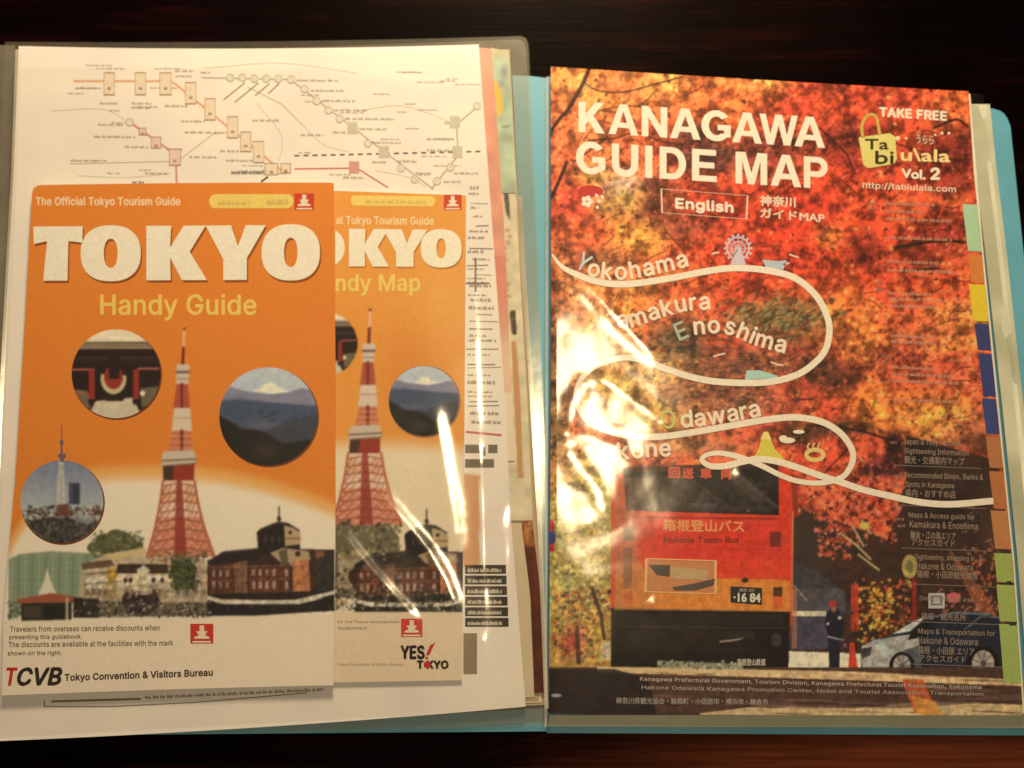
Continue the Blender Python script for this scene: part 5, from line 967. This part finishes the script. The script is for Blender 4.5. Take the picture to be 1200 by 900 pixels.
lettering('plate_number', '·16 84', box4(860, 695, 891, 705, .02), zb+EPS, (226, 214, 176), pl, .5); lettering('plate_number', '湘南 200', box4(866, 689.5, 884, 693.5), zb+EPS, (190, 180, 150), pl)
# list of contents, right
LS = (156, 130, 102); rows = []
def row(s, xa, xb, y, h=8, sl=.035, c=LS, b=.2): lettering('contents_line', s, box4(xa, y, xb, y+h, sl), zl, c, kan, b*.5)
row('Japan & Tokyo access', 1059, 1126, 514); row('Sightseeing Information', 1060, 1135, 525); row('観光・交通案内マップ', 1060, 1130, 534, 9)
row('Recommended Shops, Banks &', 1060, 1152, 553); row('Spots in Kanagawa', 1061, 1118, 564); row('県内・おすすめ店', 1061, 1120, 573, 9)
row('Maps & Access guide for', 1065, 1142, 600); row('Kamakura & Enoshima', 1066, 1146, 610); row('鎌倉・江の島エリア', 1067, 1120, 622, 9); row('アクセスガイド', 1068, 1119, 631, 8)
row('Sightseeing, shopping in', 1072, 1142, 649); row('Hakone & Odawara', 1074, 1140, 659); row('箱根・小田原観光施設', 1075, 1146, 668, 9)
row('Dining in Hakone area', 1078, 1140, 698, 7); row('箱根・観光名所', 1080, 1132, 718, 8)
row('Maps & Transportation for', 1076, 1166, 736); row('Hakone & Odawara', 1076, 1146, 746); row('箱根・小田原 エリア', 1076, 1142, 757, 9); row('アクセスガイド', 1077, 1132, 767, 8)
for i, y in enumerate([240, 249, 258, 280, 308, 318, 345, 352, 360, 395, 402, 432, 440, 448, 470]):
    multi('faint_contents_line', greek(1036+i*.8, y, 1036+i*.8+RNG.uniform(45, 82), 4.2, .04, .2), zl, (206, 140, 104) if i > 4 else (196, 130, 96), kan)
multi('page_number_marks', sum([greek(1017+(y-230)*.09, y, 1026+(y-230)*.09, 4, 0, .1) for y in (240, 246, 333, 340, 420, 427, 520, 560, 571, 610, 618)], []), zl, (150, 110, 90), kan)
multi('contents_rule', [g_stroke([(1048+(y-545)*.08, y), (1150+(y-545)*.12, y+4)], .9) for y in (545, 592, 642, 684, 728, 778)], zl, (130, 112, 92), kan)
multi('picture_sign', [g_rect(1088, 695, 1107, 713)], zl, (190, 182, 164), kan); multi('picture_sign_mark', [g_frame([(1091, 698), (1104, 698), (1104, 709), (1091, 709)], 1.2)], zl+EPS, (110, 104, 92), kan); multi('red_crest', [g_poly([(1109, 697), (1118, 694), (1126, 697), (1123, 706), (1112, 706)])], zl, (206, 100, 96), kan)
lettering('publisher_line', 'Kanagawa Prefectural Government, Tourism Division, Kanagawa Prefectural Tourist Association, Yokohama', [(750, 793), (1150, 803), (1150, 808.5), (750, 799)], zl, (196, 176, 146), kan, .1)
lettering('publisher_line', 'Hakone Odawara Kanagawa Promotion Center, Hotel and Tourist Association, Transportation', [(752, 803), (1152, 811), (1152, 816.5), (752, 809)], zl, (180, 158, 130), kan, .1)
lettering('publisher_line', '神奈川県観光協会・箱根町・小田原市・横浜市・鎌倉市', [(722, 817), (900, 819), (900, 826), (722, 825)], zl, (170, 156, 132), kan, .1)
lettering('publisher_line', '箱根登山鉄道', box4(864, 772, 897, 780), zl, (200, 184, 150), kan, .2)
# printed thumb index down the fore-edge
def kr(y): return float(np.interp(y, [p[1] for p in KR], [p[0] for p in KR]))
for ya, yb, inset, c in [(239, 294, 17, (176, 206, 150)), (298, 331, 17, (220, 128, 56)), (333, 376, 19, (232, 196, 50)), (379, 410, 17, (62, 66, 102)), (414, 464, 16, (60, 66, 106)), (467, 508, 17, (62, 72, 112)), (511, 548, 17, (186, 118, 66)), (552, 596, 17, (190, 114, 62)), (598, 643, 20, (196, 126, 70)), (648, 682, 21, (166, 176, 84)), (685, 728, 21, (168, 180, 86)), (731, 800, 21, (166, 182, 90))]:
    o = multi('index_tab', [g_poly([(kr(ya)-inset, ya), (kr(ya)-.3, ya+.8), (kr(yb)-.3, yb+.8), (kr(yb)-inset+1, yb)])], zl+EPS, c, kan)
multi('tab_mark', [g_rect(kr(683)-9, 681, kr(683)-3, 684), g_rect(kr(730)-9, 729, kr(730)-1, 733)], zl+2*EPS, (50, 50, 36), kan)

# ================================================================ CLEAR POCKET FILMS OVER THE PRINT (real folds)
def ridge(px, py, pts, wd, amp):
    """a crease in the film along a polyline: height added at each point"""
    out = np.zeros(np.shape(px)); best = np.full(np.shape(px), 1e9); tpar = np.zeros(np.shape(px)); L = 0
    seg = [math.hypot(b[0]-a[0], b[1]-a[1]) for a, b in zip(pts[:-1], pts[1:])]; tot = sum(seg)
    for (a, b), s in zip(zip(pts[:-1], pts[1:]), seg):
        t = np.clip(((px-a[0])*(b[0]-a[0])+(py-a[1])*(b[1]-a[1]))/s**2, 0, 1)
        d = np.hypot(px-a[0]-t*(b[0]-a[0]), py-a[1]-t*(b[1]-a[1])); m = d < best
        best = np.where(m, d, best); tpar = np.where(m, (L+t*s)/tot, tpar); L += s
    return amp*np.exp(-(best/wd)**2)*np.clip(4*tpar*(1-tpar)*2.2, 0, 1)
nz1 = vnoise(900, 1300, 90, 3, np.random.default_rng(5)); nz2 = vnoise(900, 1300, 34, 2, np.random.default_rng(6))
def nz(n, px, py): return n[np.clip(py, 0, 899).astype(int), np.clip(px+60, 0, 1299).astype(int)]-.5
def softq(d, lim): q = (d*.00042)**2; return q/(1+q/lim)
def film_left(px, py):
    z = np.full(np.shape(px), .0150)
    z += .0011*nz(nz1, px, py)+ .7*softq(py-590, .010)*np.clip((px-380)/120, 0, 1) + .0020*nz(nz2, px*1.6, py)*np.exp(-((px-612)/26)**2-((py-610)/120)**2)
    z -= .0085*np.clip((px-(545+(py-50)*.035))/75, 0, 1.2)**1.5         # the pocket sags past the thick papers
    for pts, wd, amp in LEFT_FOLDS: z += ridge(px, py, pts, wd, amp)
    return z
LEFT_FOLDS = [([(505, 470), (518, 540), (528, 600), (535, 650)], 12, .00058), ([(425, 560), (462, 600), (500, 645), (520, 680), (538, 730)], 10, .00080), ([(390, 615), (430, 665), (492, 735)], 9, .00084), ([(563, 520), (566, 600), (567, 690)], 8, .00034), ([(596, 520), (600, 600), (604, 720)], 9, .00032), ([(560, 740), (585, 800), (590, 830)], 8, .0004), ([(616, 420), (622, 520), (632, 700), (638, 800)], 5, .0003)]
ridx = []
top = sheet('clear_pocket', [(23, 56), (17, 200), (1, 505), (-15, 866)], [(599, 60), (607, 230), (613, 320), (625, 500), (632, 620), (640, 830)], .0150, .0148, mat_film(.004, .08, .13), book, step=2.4, zf=film_left, skirt=False)
top.data.shade_smooth()
RIGHT_FOLDS = [([(645, 292), (700, 345), (775, 425)], 11, .00055), ([(655, 520), (690, 560), (720, 620)], 12, .00030), ([(690, 440), (672, 470), (660, 520)], 10, .00022), ([(692, 436), (740, 468), (790, 505)], 11, .00036), ([(652, 505), (690, 515), (735, 522)], 10, .00020), ([(860, 548), (890, 575), (915, 600)], 8, .0003), ([(760, 700), (790, 735), (820, 760)], 10, .0004)]
def film_right(px, py):
    gl = np.exp(-(((px-690)/80)**2+((py-510)/170)**2))
    z = np.full(np.shape(px), .0112)+.0013*nz(nz1, px*.9+40, py)*(1-.6*gl)+.62*softq(py-505, .006)*np.exp(-((px-680)/120)**2)
    z += .0006*nz(nz2, px, py)*gl
    z -= .0045*np.clip((650-px)/12, 0, 1)**1.5
    for pts, wd, amp in RIGHT_FOLDS: z += ridge(px, py, pts, wd, amp)
    return z
top = sheet('clear_pocket', [(642, 86), (641, 856)], [(1152, 110), (1163, 200), (1178, 330), (1196, 500), (1222, 857)], .0112, .0110, mat_film(.002, .058, .13), book, step=2.4, zf=film_right, skirt=False)
top.data.shade_smooth()
edge = mat_film(.30, .12, .16, 'film_edge')
def edge_strip(pts, w_, z, tilt): sheet('film_edge', [(x, y) for x, y in pts], [(x+w_, y) for x, y in pts], z, z, edge, book, step=2.5, zf=lambda px, py: z+tilt*(px-np.interp(py, [p[1] for p in pts], [p[0] for p in pts]))*.00042, skirt=False)
edge_strip([(607, 230), (611, 320), (623, 500), (630, 620), (638, 830)], 5, .0096, -.06)
edge_strip([(18, 58), (13, 200), (-3, 505), (-18, 866)], 5, .0126, -.30)
edge_strip([(640, 90), (639, 520), (638, 852)], 3, .0060, .05)
# welded margins of the stacked right-hand pockets: milky strips past the booklet
milk = mat_plastic((216, 206, 160), .3, 'milky_plastic'); milk2 = mat_plastic((186, 178, 132), .3, 'milky_plastic')
RM = [(1149, 122), (1157, 200), (1168, 290), (1189, 480), (1206, 650), (1222, 845)]
def rmx(y): return np.interp(y, [p[1] for p in RM], [p[0] for p in RM])
for k, (off, z, mt_) in enumerate([(12, .0030, milk2), (7, .0036, milk), (2, .0044, milk2)]):
    sheet('pocket_seam', [(x-14, y) for x, y in RM], [(x+off-1, y+k) for x, y in RM], z, z-.0004, mt_, book, step=3, zf=lambda px, py, z=z, k=k: z+.28*.00042*np.clip(px-rmx(py)+14, 0, 30)*(1+.25*np.sin(py*.05+k*2)+.3*np.sin(py*.021+k)))
sheet('pocket_seam', [(644, 838), (642, 851)], [(1224, 838), (1226, 853)], .0050, .0026, milk2, book, step=6)
